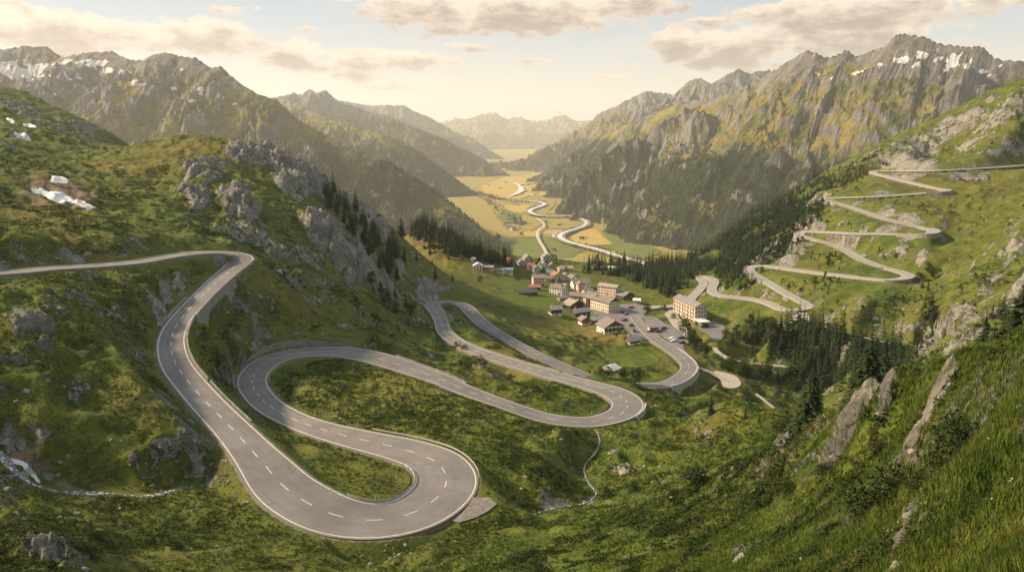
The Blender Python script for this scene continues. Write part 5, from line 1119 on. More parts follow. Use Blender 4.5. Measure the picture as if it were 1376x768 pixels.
MR = {'slate': roofmat('slate_roof', (.17, .16, .16), (.27, .255, .25)), 'brown': roofmat('brown_roof', (.17, .14, .12), (.27, .225, .19)), 'tan': roofmat('tan_roof', (.30, .24, .19), (.40, .32, .26)), 'orange': roofmat('orange_tile_roof', (.30, .14, .08), (.40, .20, .12)), 'dark': roofmat('dark_roof', (.07, .065, .062), (.13, .12, .115)), 'white': roofmat('pale_roof', (.55, .54, .52), (.70, .69, .67)), 'mauve': roofmat('mauve_roof', (.20, .165, .165), (.28, .235, .235))}
MGL = new_mat('window_glass', (.02, .022, .026), .15, spec=.6); MFR = new_mat('window_frame', (.5, .46, .40), .6); MSH = new_mat('shutter_wood', (.14, .08, .05), .8); MST = new_mat('stone_base', (.38, .36, .33), .9)
def vbox(x0, x1, y0, y1, z0, z1): return ((x0+x1)/2, (y0+y1)/2, (z0+z1)/2, x1-x0, y1-y0, z1-z0)
def mbox(name, boxes, mat, parent, loc=None):
    V, Fc = box_mb([vbox(*b) for b in boxes]); o = mesh_np(name, np.array(V), np.array(Fc), mat, smooth=False, parent=parent)
    if loc is not None: o.location = loc
    return o
_win = {}
def window(parent, w, h, x, y, z, rz, shutters=False):
    key = (round(w, 2), round(h, 2), shutters)
    if key not in _win:
        fr = 'window'; V, Fc = box_mb([(0, 0, h/2, w+.16, .08, h+.16)]); V2, F2 = box_mb([(-w/2-.3, -.03, h/2, .34, .06, h), (w/2+.3, -.03, h/2, .34, .06, h)])
        gl, Fg = box_mb([(-w/4-.01, -.045, h/2, w/2-.05, .03, h-.04), (w/4+.01, -.045, h/2, w/2-.05, .03, h-.04)])
        _win[key] = (make_mesh('window', np.array(V), np.array(Fc), MFR), make_mesh('pane', np.array(gl), np.array(Fg), MGL), make_mesh('shutter', np.array(V2), np.array(F2), MSH) if shutters else None)
    a, b, s = _win[key]; o = bpy.data.objects.new('window', a); COL.objects.link(o); o.parent = parent; o.location = (x, y, z); o.rotation_euler = (0, 0, rz)
    p = bpy.data.objects.new('pane', b); COL.objects.link(p); p.parent = o
    if s: p = bpy.data.objects.new('shutters', s); COL.objects.link(p); p.parent = o
def gable_roof(parent, L, D, zw, rh, over, mat, ridge='x', thick=.22, name='roof', x0=0., hip=0.):
    """ridge along x or y, eaves overhanging"""
    a, b = (L/2+over, D/2+over) if ridge == 'x' else (D/2+over, L/2+over)
    sl = rh/(b-over); ze = zw-over*sl
    P = [(-a, -b, ze), (a, -b, ze), (a-hip, 0, zw+rh), (-a+hip, 0, zw+rh), (-a, b, ze), (a, b, ze)]
    V = [(x, y, z+thick) for x, y, z in P]+[(x, y, z) for x, y, z in P]; Fc = [(0, 1, 2, 3), (3, 2, 5, 4), (7, 6, 9, 8), (8, 9, 10, 11)] 
    Fc = [(0, 1, 2, 3), (3, 2, 5, 4), (6, 9, 8, 7), (9, 10, 11, 8), (0, 6, 7, 1), (4, 5, 11, 10)]
    Q4 = [(0, 3, 9, 6), (3, 4, 10, 9), (1, 7, 8, 2), (2, 8, 11, 5)]
    if ridge == 'y': V = [(-y, x, z) for x, y, z in V]
    V = [(x+x0, y, z) for x, y, z in V]
    return mesh_np(name, np.array(V), np.array(Fc+Q4), mat, smooth=False, parent=parent)
def gable_walls(parent, L, D, zw, rh, mat, ridge='x', zb=-3.5, gmat=None):
    a, b = (L/2, D/2) if ridge == 'x' else (D/2, L/2)
    V = [(-a, -b, zb), (a, -b, zb), (a, b, zb), (-a, b, zb), (-a, -b, zw), (a, -b, zw), (a, b, zw), (-a, b, zw)]
    if ridge == 'y': V = [(-y, x, z) for x, y, z in V]
    mesh_np('wall', np.array(V), np.array([(0, 1, 5, 4), (1, 2, 6, 5), (2, 3, 7, 6), (3, 0, 4, 7)]), mat, smooth=False, parent=parent)
    for s in (-1, 1):
        G_ = [(s*a, -b, zw), (s*a, b, zw), (s*a, 0, zw+rh), (s*(a-.2), -b, zw), (s*(a-.2), b, zw), (s*(a-.2), 0, zw+rh)]
        if ridge == 'y': G_ = [(-y, x, z) for x, y, z in G_]
        mesh_np('gable', np.array(G_), [np.array([(0, 1, 2), (3, 5, 4)]), np.array([(0, 2, 5, 3), (1, 4, 5, 2)])], gmat or mat, smooth=False, parent=parent)
def house_at(name, label, cat, A, B, D, hw, rh, wall, roof, ridge='x', rows=2, cols=4, gcols=2, group=None, base=None, gmat=None, over=.7, chim=1, win=(.9, 1.1), shutters=False, hip=0., z=None, bal=None):
    """A, B: photo pixels of the two foot corners of the camera facing front; D depth, hw wall height"""
    ga = aim(*A) if z is None else np.array(at_z(*A, z)); gb = aim(*B) if z is None else np.array(at_z(*B, z))
    if ga is None or gb is None: print('miss', label); return
    if z is None:   # keep the front at one distance band
        zz = (ga[2]+gb[2])/2; ga = np.array(at_z(*A, zz)); gb = np.array(at_z(*B, zz))
    L = float(np.hypot(*(gb-ga)[:2])); rz = math.atan2(gb[1]-ga[1], gb[0]-ga[0]); c = (ga+gb)/2+np.array([-math.sin(rz), math.cos(rz), 0])*D/2
    gz = min(float(ground(c[0], c[1])), ga[2])+.15 if z is None else z
    e = empty(name, (c[0], c[1], gz), rz); tag(e, label, cat, group)
    gable_walls(e, L, D, hw, rh, wall, ridge, gmat=gmat); gable_roof(e, L, D, hw, rh, over, roof, ridge, hip=hip)
    if base: mbox('base', [(-L/2-.06, L/2+.06, -D/2-.06, D/2+.06, -3.4, base)], MW['white'], e)
    fh = (hw-.3)/rows; wn = 0
    for r in range(rows):
        zz = .3+fh*r+fh*.28
        hwin = min(win[1], fh*.62)
        for k in range(cols): window(e, win[0], hwin, -L/2+L*(k+.5)/cols, -D/2-.03, zz, 0, shutters)
        for k in range(gcols):
            yy = -D/2+D*(k+.5)/gcols; window(e, win[0], hwin, L/2+.03, yy, zz, math.pi/2, shutters)
            if r == 0: window(e, win[0], hwin, -L/2-.03, yy, zz, -math.pi/2, shutters)
    if bal: 
        for bz in bal: mbox('balcony', [(-L/2+.3, L/2-.3, -D/2-1.0, -D/2-.9, bz, bz+.9), (-L/2+.3, L/2-.3, -D/2-1.0, -D/2-.02, bz-.12, bz)], MW['wood'], e)
    for k in range(chim):
        x = L*(-.25+.45*k); zt = hw+rh+.9; mbox('chimney', [((x-.4, x+.4, .5, 1.3, hw, zt) if ridge == 'x' else (.5, 1.3, x-.4, x+.4, hw, zt))], MST, e)
    d = mbox('door', [(-.5, .5, -.06, .06, 0, 2.0)], MSH, e, (-L/2+L*.5+.2 if cols % 2 == 0 else L*.3, -D/2-.05, .05))
    mbox('handle', [(.3, .38, -.1, -.06, 1.0, 1.12)], MAT['metal'], d)
    return e, L
# two big hotels
h1 = house_at('hotel_building', 'long cream hotel with rows of windows and a broad slate roof in the village centre', 'hotel', (783.5,411), (817.5,420.6), 11.2, 7.6, 2.9, MW['cream'], MR['brown'], 'x', 3, 13, 5, z=-127.6, chim=2, win=(.8, 1.15), gmat=MW['wood'], over=.9)
e, L = h1
for bx in (-L*.30,):
    mbox('balcony_tower', [(bx-1.6, bx+1.6, -11.2/2-.9, -11.2/2-.02, .2, 7.2)], MW['wood'], e)
mbox('dormer', [(-L*.05-.9, -L*.05+.9, -3.2, 0, 8.2, 9.9)], MW['wood'], e); mbox('dormer', [(L*.28-.9, L*.28+.9, .5, 3.2, 8.2, 10.1)], MW['wood'], e)
h2 = house_at('hotel_building', 'tall peach hotel with wooden balconies on every storey beside the lower car park', 'hotel', (904.5,419.5), (933,433.5), 8.8, 11.0, 2.2, MW['peach'], MR['dark'] if False else MR['slate'], 'x', 4, 8, 4, z=-128.6, chim=2, win=(1.0, 1.5), over=.7)
e, L = h2
for r in range(4):
    bz = .5+2.67*r+.2
    for k in range(5):
        x = -L/2+L*(k+.5)/5; mbox('balcony', [(x-1.45, x+1.45, -5.5, -5.42, bz, bz+.75), (x-1.45, x+1.45, -5.5, -4.42, bz-.1, bz)], MW['redwood'] if False else MSH, e)
    for k in range(4):
        y = -4.4+8.8*(k+.5)/4; mbox('balcony', [(L/2+.02, L/2+.8, y-.85, y+.85, bz-.1, bz), (L/2+.75, L/2+.82, y-.85, y+.85, bz, bz+.7)], MFR, e)
mbox('loading_canopy', [(L/2+.1, L/2+11, -6.5, 1.5, 2.9, 3.2)], MR['white'], e); mbox('annex', [(L/2+2.2, L/2+10.5, -2.0, 1.4, -2, 2.9)], MW['grey'], e)
HS = [ # name, label, category, A, B, D, wall h, roof h, wall, roof, ridge, rows, cols, gcols, extras
 ('apartment_house','peach block with a shallow tan roof standing behind the long hotel','house',(803,395),(827,398.5),9,7.2,1.6,'peach','tan','x',3,6,3,{}),
 ('guesthouse','white guesthouse with small square windows under a wide dark roof','house',(738,394),(755,396.5),8.5,5.6,2.4,'white','brown','x',3,5,3,dict(hip=4)),
 ('barn','dark timber barn with pale grey roof and white base beside the green meadow','barn',(741,425),(755,424),7,4.6,1.5,'wood','slate','x',1,2,1,dict(base=1.6)),
 ('barn','timber barn with a broad tan roof left of the long hotel','barn',(766,416),(786,412),9,3.2,2.8,'wood','tan','y',1,2,1,{}),
 ('barn','dark barn with grey metal roof below the tan roofed barn','barn',(773,427),(793,424),7,3.6,1.7,'wood','slate','x',1,2,1,{}),
 ('chalet','red brown chalet with white ground floor and grey roof, second from the square','chalet',(795,437),(811,437),7,4.2,1.8,'redwood','slate','x',2,3,2,dict(base=1.9)),
 ('chalet','big dark red gabled chalet with white ground floor at the edge of the square','chalet',(812,449),(838,446),10,4.4,3.6,'white','brown','y',2,5,3,dict(gmat='redwood',bal=[2.3],over=1.1)),
 ('chalet','small red gabled chalet with a white porch facing the meadow','chalet',(782,437),(793,436),6,3.4,1.8,'redwood','brown','y',2,2,1,dict(base=1.5)),
 ('shed','small pale green shed beside the white guesthouse','shed',(752,405),(763,403.5),4,2.4,.9,'grey','slate','x',1,2,1,dict(chim=0)),
 ('house','tan walled house with brown roof between guesthouse and long hotel','house',(765,402.5),(782,404),7,4.2,2.0,'tan','brown','x',2,3,2,{}),
 ('barn','grey roofed barn with a dark gable at the upper right of the square','barn',(838,403),(852,400),9,3.0,2.2,'wood','slate','y',1,2,1,dict(chim=0)),
 ('house','little white house right of the grey roofed barn by the junction','house',(851,408),(860,408.5),5,2.8,1.2,'white','white','x',1,3,1,{}),
 ('house','large brown roofed house on the street above the long hotel','house',(771,389),(793,388),10,4.6,3.2,'white','brown','x',2,4,2,{}),
 ('tower_house','slim pink tower house in front of the large brown roofed house','tower',(777,394),(784,393.5),5,7.5,1.6,'pink','brown','y',3,1,1,dict(chim=0)),
 ('house','pink house at the bend of the upper village street','house',(745,379),(757,378),8,6.2,2.0,'pink','orange','y',3,3,2,{}),
 ('house','tan roofed house on the green rise behind the pink house','house',(752,366),(770,365),8,3.2,1.9,'tan','tan','x',1,4,2,{}),
 ('house','white gabled house below the spruces at the top of the street','house',(768,380),(777,379),7,4.0,2.4,'white','brown','y',2,2,1,{}),
 ('apartment_house','low white apartment house on the green rise at the right','house',(817,365.5),(832,366),8,4.2,.9,'white','white','x',2,5,2,dict(chim=0)),
 ('house','tan house with shallow roof at the edge of the wood on the rise','house',(797,363),(812,362.5),7,2.8,1.1,'tan','tan','x',1,4,1,{}),
 ('apartment_house','tall pink block with mauve roof at the left edge of the village','house',(717,385),(732,384.5),9,7.4,2.0,'pink','mauve','x',3,5,3,{}),
 ('barn','low barn with orange tile roof below the pink block','barn',(712,389.5),(726,389),6,2.2,1.4,'wood','orange','x',1,3,1,dict(chim=0)),
 ('barn','long low dark barn with grey roof alone in the green meadow','barn',(697,397),(722,395),7,1.9,1.5,'wood','dark','x',1,5,1,dict(chim=0)),
 ('house','white house with flat pale roof at the upper end of the meadow','house',(677,368),(689,368),7,4.0,.8,'white','white','x',1,4,1,dict(chim=0)),
 ('house','white double house on the upper meadow edge below the spruces','house',(636,363),(648,363),8,3.6,2.0,'white','white','y',2,3,1,{}),
 ('hut','small round topped white hut above the white double house','hut',(633,352),(639,352),5,2.6,1.4,'white','white','x',1,1,1,dict(chim=0,hip=2.5)),
 ('barn','long tan barn right of the white double house','barn',(649,362),(662,362.5),6,2.2,1.2,'tan','tan','x',1,4,1,dict(chim=0)),
 ('chapel','orange gabled chapel at the edge of the spruce wood','chapel',(683,357.5),(690.5,357),7,4.4,3.0,'peach','orange','y',2,1,1,dict(chim=0)),
 ('house','pale house at the foot of the spruce wood left of the pink tower','house',(664,366),(676,366.5),6,2.4,1.2,'white','slate','x',1,3,1,{}),
 ('house','pink house with a shallow roof behind the pink block','house',(710,363),(719,362.5),7,4.4,1.4,'pink','orange','x',2,3,2,{}),
 ('tower_house','pale pink tower house rising behind the pink block','tower',(718,370),(725,369.5),5,7.0,1.4,'pink','mauve','y',3,2,1,{}),
 ('house','grey roofed house at the far left of the upper village cluster','house',(697,358),(705,357.5),8,3.8,2.8,'grey','slate','y',2,2,1,{}),
 ('house','grey stone house second from the left in the upper village cluster','house',(706,353),(714,352.5),8,4.2,3.2,'grey','slate','y',2,2,1,{}),
 ('house','stone roofed house at the top of the upper village cluster','house',(730,352),(739,351.5),8,4.6,3.2,'grey','slate','y',2,2,1,{}),
 ('house','white walled house in the middle of the upper village cluster','house',(727,362),(736,361.5),8,4.2,3.0,'white','slate','y',2,2,1,{}),
 ('house','grey gabled house at the right side of the upper village cluster','house',(738,362),(746,362),7,4.0,2.8,'tan','slate','y',2,2,1,{}),
 ('house','slate roofed house below the upper village cluster','house',(735,371),(744,371),7,3.6,2.2,'grey','slate','x',2,3,1,{}),
 ('house','brown roofed house beside the tall pink block','house',(733,379),(742,379),7,3.4,1.8,'tan','brown','x',1,3,1,{}),
 ('house','small tan house squeezed behind the white guesthouse','house',(756,391),(766,390.5),6,3.4,1.8,'tan','brown','y',2,2,1,{}),
 ('house','cream house with grey roof below the large brown roofed house','house',(786,398),(797,397),6,3.6,1.6,'cream','slate','x',2,3,1,{}),
 ('house','small white house at the foot of the green rise','house',(757,375),(765,374.6),6,3.2,1.8,'white','brown','y',2,2,1,{}),
 ('shed','low brown shed in front of the tan roofed barn','shed',(756,413),(764,412),4,2.0,1.0,'wood','brown','x',1,2,1,dict(chim=0)),
 ('chalet','little red chalet with grey roof alone below the square','chalet',(847,464),(860,462),6.5,2.6,2.0,'redwood','slate','x',1,2,1,dict(base=.8)),
 ('kiosk','cream kiosk with flat roof in the middle of the lower car park','kiosk',(873,445),(885,444.5),4,2.6,.5,'cream','brown','x',1,4,1,dict(chim=0,z=-126.2)),
 ('hut','white hut with rounded pale roof among trees left of the road bend','hut',(822,505),(833,500),5,2.4,1.3,'white','white','x',1,2,1,dict(chim=0,hip=2.0))]
for (nm, lb, cat, A, B, D, hw, rh, wl, rf, rdg, rows, cols, gc, ex) in HS:
    ex = dict(ex); ex['gmat'] = MW[ex['gmat']] if 'gmat' in ex else None
    house_at(nm, lb, cat, A, B, D, hw, rh, MW[wl], MR[rf], rdg, rows, cols, gc, **ex)
# far hamlets on the valley floor
for i, (px, py, wl) in enumerate([(684,306,'grey'),(690,309,'tan'),(679,303,'grey'),(696,308,'white'),(672,254,'white'),(679,246,'white'),(700,252,'white'),(707,258,'tan'),(716,262,'white'),(690,273,'white'),(704,256,'cream'),(733,300,'grey'),(655,250,'grey'),(694,276,'tan')]):
    g = at_z(px, py, FLOOR); e = empty('farmhouse', g, i*.7); sc = 1.6
    where = 'on the golden far fields' if py < 280 else 'in the hamlet below the forest'
    tag(e, f'tiny distant farmhouse {where} of the valley floor', 'farmhouse', 'distant farmhouses '+where)
    gable_walls(e, 18*sc, 11*sc, 6*sc, 4*sc, MW[wl], 'x', -1); gable_roof(e, 18*sc, 11*sc, 6*sc, 4*sc, .8, MR['brown'], 'x')

# ------------------------------------------------------------------ cars
def car_mesh(name, col, loc, rz, label, van=False):
    e = empty(name, loc, rz); tag(e, label, 'van' if van else 'car', 'parked cars in the village'); L, Wd, H = (5.4, 2.0, 2.3) if van else (4.3, 1.75, 1.45)
    m = new_mat('car_paint', col, .35, .2, .5)
    prof = [(-L/2, .3), (-L/2, .75), (-L*.46, .85), (-L*.22, .92), (-L*.10, H-.05), (L*.02, H), (L*.30, H-.04), (L*.44, .98), (L/2, .9), (L/2, .3)] if not van else [(-L/2, .3), (-L/2, 1.0), (-L*.40, 1.25), (-L*.30, H-.1), (-L*.2, H), (L*.48, H), (L/2, H-.2), (L/2, .3)]
    n = len(prof); V = []
    for y, k in ((-Wd/2, 1), (Wd/2, 1)):
        for x, z in prof: V.append((x, y*(1 if z < 1.0 else .86), z))
    Fc = [(i, (i+1) % n, (i+1) % n+n, i+n) for i in range(n)]
    bm = bmesh.new(); vs_ = [bm.verts.new(v) for v in V]
    for f in Fc: bm.faces.new([vs_[i] for i in f])
    bm.faces.new(vs_[:n][::-1]); bm.faces.new(vs_[n:]); bmesh.ops.recalc_face_normals(bm, faces=bm.faces)
    me = bpy.data.meshes.new('body'); bm.to_mesh(me); bm.free(); o = bpy.data.objects.new('body', me); COL.objects.link(o); o.parent = e; me.materials.append(m)
    zt = H-.15
    mbox('side_window', [(-L*.12, L*.30, -Wd/2*.93-.03, -Wd/2*.86, .98, zt)], MGL, e); mbox('side_window', [(-L*.12, L*.30, Wd/2*.86, Wd/2*.93+.03, .98, zt)], MGL, e)
    for sx in (-1, 1):
        for sy in (-1, 1):
            bm = bmesh.new(); bmesh.ops.create_cone(bm, cap_ends=True, segments=12, radius1=.33, radius2=.33, depth=.22, matrix=Matrix.Rotation(math.pi/2, 4, 'X')); me = bpy.data.meshes.new('wheel'); bm.to_mesh(me); bm.free()
            w_ = bpy.data.objects.new('wheel', me); COL.objects.link(w_); w_.parent = e; w_.location = (sx*L*.31, sy*(Wd/2-.06), .33); me.materials.append(MAT['post_black'])
    return e
CARS = [(848,413.8,.1,(.03,.03,.035),'dark parked car below the small white house by the junction',-127.5),(839,430.7,.4,(.05,.035,.03),'dark car parked on the square beside the red chalet',-127.5),(848.3,437.5,1.1,(.02,.02,.02),'small black car on the edge of the village road',-127.3),(852.4,445,1.5,(.03,.03,.03),'black car farther down the edge of the village road',-127.2),(836,420,1.0,(.04,.04,.045),'dark car below the gable of the long hotel',-127.5),(841,422.5,1.0,(.08,.08,.08),'grey car next to the dark one below the hotel gable',-127.5),
 (903.3,455.5,.1,(.7,.7,.7),'white car in the lower car park, upper one of two',-126.15),(906,458.3,.15,(.7,.69,.67),'white car in the lower car park, lower one of two',-126.15),(915,454.8,.1,(.06,.05,.05),'dark car at the right edge of the lower car park, upper one',-126.15),(916.5,461,.1,(.04,.04,.04),'dark car at the right edge of the lower car park, lower one',-126.15),(892,441.5,.1,(.05,.04,.04),'dark car right of the kiosk',-126.15),(874,446,.1,(.04,.04,.05),'dark car left of the kiosk',-126.15),(884,446,.1,(.05,.07,.05),'dark green car in front of the kiosk',-126.15),(877,440,.1,(.25,.08,.06),'red brown car behind the kiosk',-126.15)]
for px, py, rz_, c, lb, z in CARS: car_mesh('parked_car', c, at_z(px, py, z), rz_, lb)
car_mesh('parked_van', (.03, .03, .035), at_z(947, 439.8, -129.05), .2, 'black van in the forecourt of the peach hotel', True); car_mesh('parked_van', (.72, .71, .69), at_z(943, 434.5, -129.05), .6, 'white van under the canopy of the peach hotel', True)

# ------------------------------------------------------------------ boulders
def boulder_mesh(seed, flat=.75):
    bm = bmesh.new(); bmesh.ops.create_icosphere(bm, subdivisions=3, radius=.5); q = np.random.default_rng(seed); pl = []
    for _ in range(17):
        d = q.normal(size=3); d /= np.linalg.norm(d); pl.append((d, q.uniform(.24, .44)))
    V = np.array([v.co[:] for v in bm.verts])
    for d, k in pl:
        s = V@d; m = s > k; V[m] -= np.outer(s[m]-k, d)
    V += .03*np.stack([noise(V[:, 0]*5+seed, V[:, 1]*5+V[:, 2]*3, seed+i) for i in range(3)], 1)
    V[:, 2] *= flat
    for v, c in zip(bm.verts, V): v.co = c
    me = bpy.data.meshes.new('boulder'); bm.to_mesh(me); bm.free(); me.materials.append(MAT['boulder']); return me
def mat_boulder():
    m = new_mat('boulder_stone', rough=.92, spec=.2); g = G(m); oi = g.N.new('ShaderNodeObjectInfo')
    c = g.mix(g.ramp(g.noise(1.2, 7, .7), .3, .7), (.12, .11, .092), (.29, .265, .22)); c = g.mix(g.math('MULTIPLY', g.ramp(g.noise(3.5, 5, .7), .55, .68), .6), c, (.38, .36, .31))
    c = g.mix(g.math('MULTIPLY', g.ramp(g.noise(1.7, 5), .58, .7), .7), c, (.09, .10, .03)); c = g.mix(g.math('MULTIPLY', oi.outputs['Random'], .3), c, (.30, .275, .23))
    return g.col(c, g.bump(g.noise(4, 6, .7), .7, .12))
MAT['boulder'] = mat_boulder(); BM = [boulder_mesh(40+i, .6+.08*(i % 4)) for i in range(8)]
rB = random.Random(21); nb = 0
def put_boulder(px, py, wpx, label, group=None, g=None, asp=None):
    g = aim(px, py) if g is None else g
    if g is None: return
    s = wpx/F*math.hypot(*g[:2]); s = max(s, .3); e = bpy.data.objects.new('boulder', BM[rB.randrange(8)]); COL.objects.link(e)
    e.location = (g[0], g[1], g[2]-.12*s); e.scale = (s, s*rB.uniform(.7, 1.), s*rB.uniform(.7, 1.1) if asp is None else s*asp); e.rotation_euler = (rB.uniform(-.25, .25), rB.uniform(-.25, .25), rB.uniform(0, 6.28)); tag(e, label, 'boulder', group)
BL = [(34,523,14,'pale boulder high on the left foreground slope'),(22,536,11,'flat pale boulder below the one high on the left slope'),(170,523,10,'flat stone on the grassy hump at left'),(178,533,8,'small pale stone below the flat one on the left hump'),(92,611,9,'pale boulder above the left stream'),(78,620,11,'brownish boulder beside the left stream'),(118,605,6,'small white stone above the left stream'),
 (77,635,12,'flat boulder on the far bank of the left stream'),(163,668,0,''),(147,643,6,'slim upright stone above the left stream'),(215,600,9,'oval white stone in the dark hollow at left'),(230,601,5,'small stone right of the oval white one'),(234,612,6,'upright small stone in the dark hollow'),(238,619,8,'white stone below the upright one in the dark hollow'),(262,590,16,'pale boulder on the grass beside the long descending road'),(285,622,11,'grey boulder near the descending road, above the stream mouth'),(305,618,8,'white stone at the edge of the descending road'),(308,646,8,'upright white stone beside the culvert'),
 (331,675,19,'big rounded boulder below the descending road at left'),(316,701,9,'small flat pale stone below the big rounded boulder'),(103,688,13,'rounded boulder left foreground below the stream'),(84,696,17,'low brown boulder in the left foreground'),(123,673,15,'pale boulder on the near bank of the left stream'),(139,674,10,'pale stone right of the one on the near bank'),(205,683,15,'flat brown stone on the near slope below the stream'),(163,682,10,'white stone on the near slope below the stream'),(177,689,8,'small white stone in the near grass'),(194,695,6,'tiny white stone in the near grass'),(122,741,10,'pale stone near the lower left corner'),(108,762,24,'pale boulder at the bottom edge beside the corner crag'),
 (173,706,7,'lone white stone in the lower left grass'),(130,690,9,'white stone left of centre in the lower left grass'),(20,690,14,'brown boulder at the left edge above the corner crag'),(30,696,14,'grey boulder at the left edge above the corner crag'),(8,592,26,'large grey boulder at the left edge above the stream'),(12,640,20,'large grey boulder at the left edge beside the stream'),(6,656,18,'rough boulder at the left edge below the stream'),
 (745,578,9,'small white boulder below the middle road, left one'),(756,587,0,''),(745,579,12,'pale flat boulder under the middle road'),(753,588,15,'long pale boulder below the flat one under the middle road'),(826,606,24,'large pale boulder on the middle hillock slope'),(838,627,0,''),(841,632,26,'large whitish crag on the middle slope above the waterfall'),(862,680,0,''),(786,675,20,'big whitish rock beside the little waterfall'),(736,655,15,'whitish rock in the hollow right of the lowest bend'),(704,640,11,'grey rock in the shrubs right of the lowest bend'),(700,657,9,'pale rock above the lay-by stream'),(767,628,10,'pale stone on the slope left of the little stream'),(784,630,8,'stone beside the little stream'),
 (860,625,0,''),(898,661,9,'pale stone on the grass of the middle slope, right part'),(904,668,10,'pale stone below the one on the middle slope'),(877,643,0,''),(1133,600,0,''),(652,570,0,''),(595,589,6,'pale stone behind the outer guardrail'),(530,700,0,''),(702,746,10,'small rock on the near slope at bottom centre'),(526,749,8,'pale stone beside the small stream at bottom centre'),(558,749,9,'white stone beside the bottom stream, right one'),(487,746,9,'pale stone at the bottom left of the bottom stream'),(500,757,14,'rough pale rock at the bottom edge left of centre'),
 (409,521,14,'flat grey boulder inside the second loop, lower one'),(427,503,11,'pale boulder inside the second loop, upper one'),(403,518,9,'small grey boulder inside the second loop'),(335,468,16,'pale boulder on the slope left of the curved wall'),(330,461,8,'white stone on the slope left of the curved wall'),(305,419,9,'pale boulder right of the tall retaining wall'),(322,427,7,'white stone on the slope right of the retaining wall'),(372,365,20,'grey crag on the grassy nose right of the uppermost bend'),(365,385,12,'pale stone on the grassy nose'),(415,388,9,'pale stone on the grass right of the nose'),(432,448,8,'white stone above the curved wall'),(500,461,7,'pale stone above the parapet'),
 (80,414,12,'pale boulder above the left road strip, left of centre'),(116,340,14,'pale boulder above the left road'),(78,347,14,'white boulder above the left road, left one'),(144,422,9,'small pale boulder on the left slope'),(152,414,11,'tall slim boulder standing on the left slope'),(218,418,16,'tall leaning rock left of the retaining wall'),(215,378,9,'pale slab left of the road bend'),(232,385,14,'pale rock left of the road above the leaning rock'),
 (1237,716,22,'round tan boulder in the near grass, lower right'),(1225,690,30,'tan boulder below the long rock rib at right'),(1208,765,40,'big tan rock at the bottom edge, right of centre'),(1374,760,40,'tan rock at the lower right corner'),(1003,750,56,'broad pale slab in the near grass at the bottom'),(1120,605,0,''),(1375,545,16,'tan rock at the right edge'),(1224,606,12,'tan rock below the long rock rib'),(1130,672,14,'small tan stone in the near grass'),(1080,750,26,'pale stone in the grass at the bottom right of centre')]
for px, py, w_, lb in BL:
    if w_: put_boulder(px, py, w_, lb, asp=.35 if ('slab' in lb or 'flat' in lb) else None)
SC_ST = [([(150,480),(240,560),(280,600),(250,650),(60,640),(0,560)],20,'small pale stone scattered on the slope left of the descending road',(3,6)),([(60,670),(320,670),(380,740),(200,760),(60,720)],22,'small pale stone scattered on the near slope at lower left',(3,6)),([(230,640),(130,655),(60,660),(60,672),(240,662)],16,'white stone lying in the left stream bed',(4,9)),([(300,420),(500,400),(520,440),(380,470),(310,460)],20,'small pale stone scattered above the curved wall',(2,4.5)),
 ([(660,590),(820,600),(820,660),(680,680)],26,'small pale stone scattered right of the lowest bend',(3,6)),([(840,600),(1000,590),(960,650),(850,680)],12,'small pale stone scattered on the middle hillock',(3,6)),([(640,690),(790,670),(810,690),(620,715)],18,'pale stone in the bed of the small stream',(4,9)),([(300,540),(560,560),(420,500),(380,510)],12,'small pale stone on the grass inside the second loop',(2.5,4)),([(470,700),(560,745),(540,760),(480,745)],10,'pale stone beside the bottom stream',(4,8)),
 ([(200,250),(400,240),(420,300),(260,320)],26,'pale stone among the outcrops of the left knoll',(2,5)),([(1240,440),(1376,370),(1376,440),(1260,480)],22,'pale stone beside the torrent on the far right',(3,6)),([(940,432),(960,470),(950,480),(930,465)],6,'white stone in the village stream',(2,3)),([(1060,515),(1110,540),(1100,548),(1050,522)],10,'white stone in the gorge stream',(3,5))]
for poly, n, lb, (a, b) in SC_ST:
    xs = [p[0] for p in poly]; ys = [p[1] for p in poly]; c = 0; tr = 0
    while c < n and tr < 2000:
        tr += 1; px, py = rB.uniform(min(xs), max(xs)), rB.uniform(min(ys), max(ys))
        if not inpoly(px, py, poly): continue
        g = aim(px, py)
        if g is None or not free_of_road(g[0], g[1], 1.0): continue
        put_boulder(px, py, rB.uniform(a, b), lb, lb.replace('small pale stone', 'small pale stones').replace('pale stone ', 'pale stones ').replace('white stone', 'white stones'), g=g); c += 1
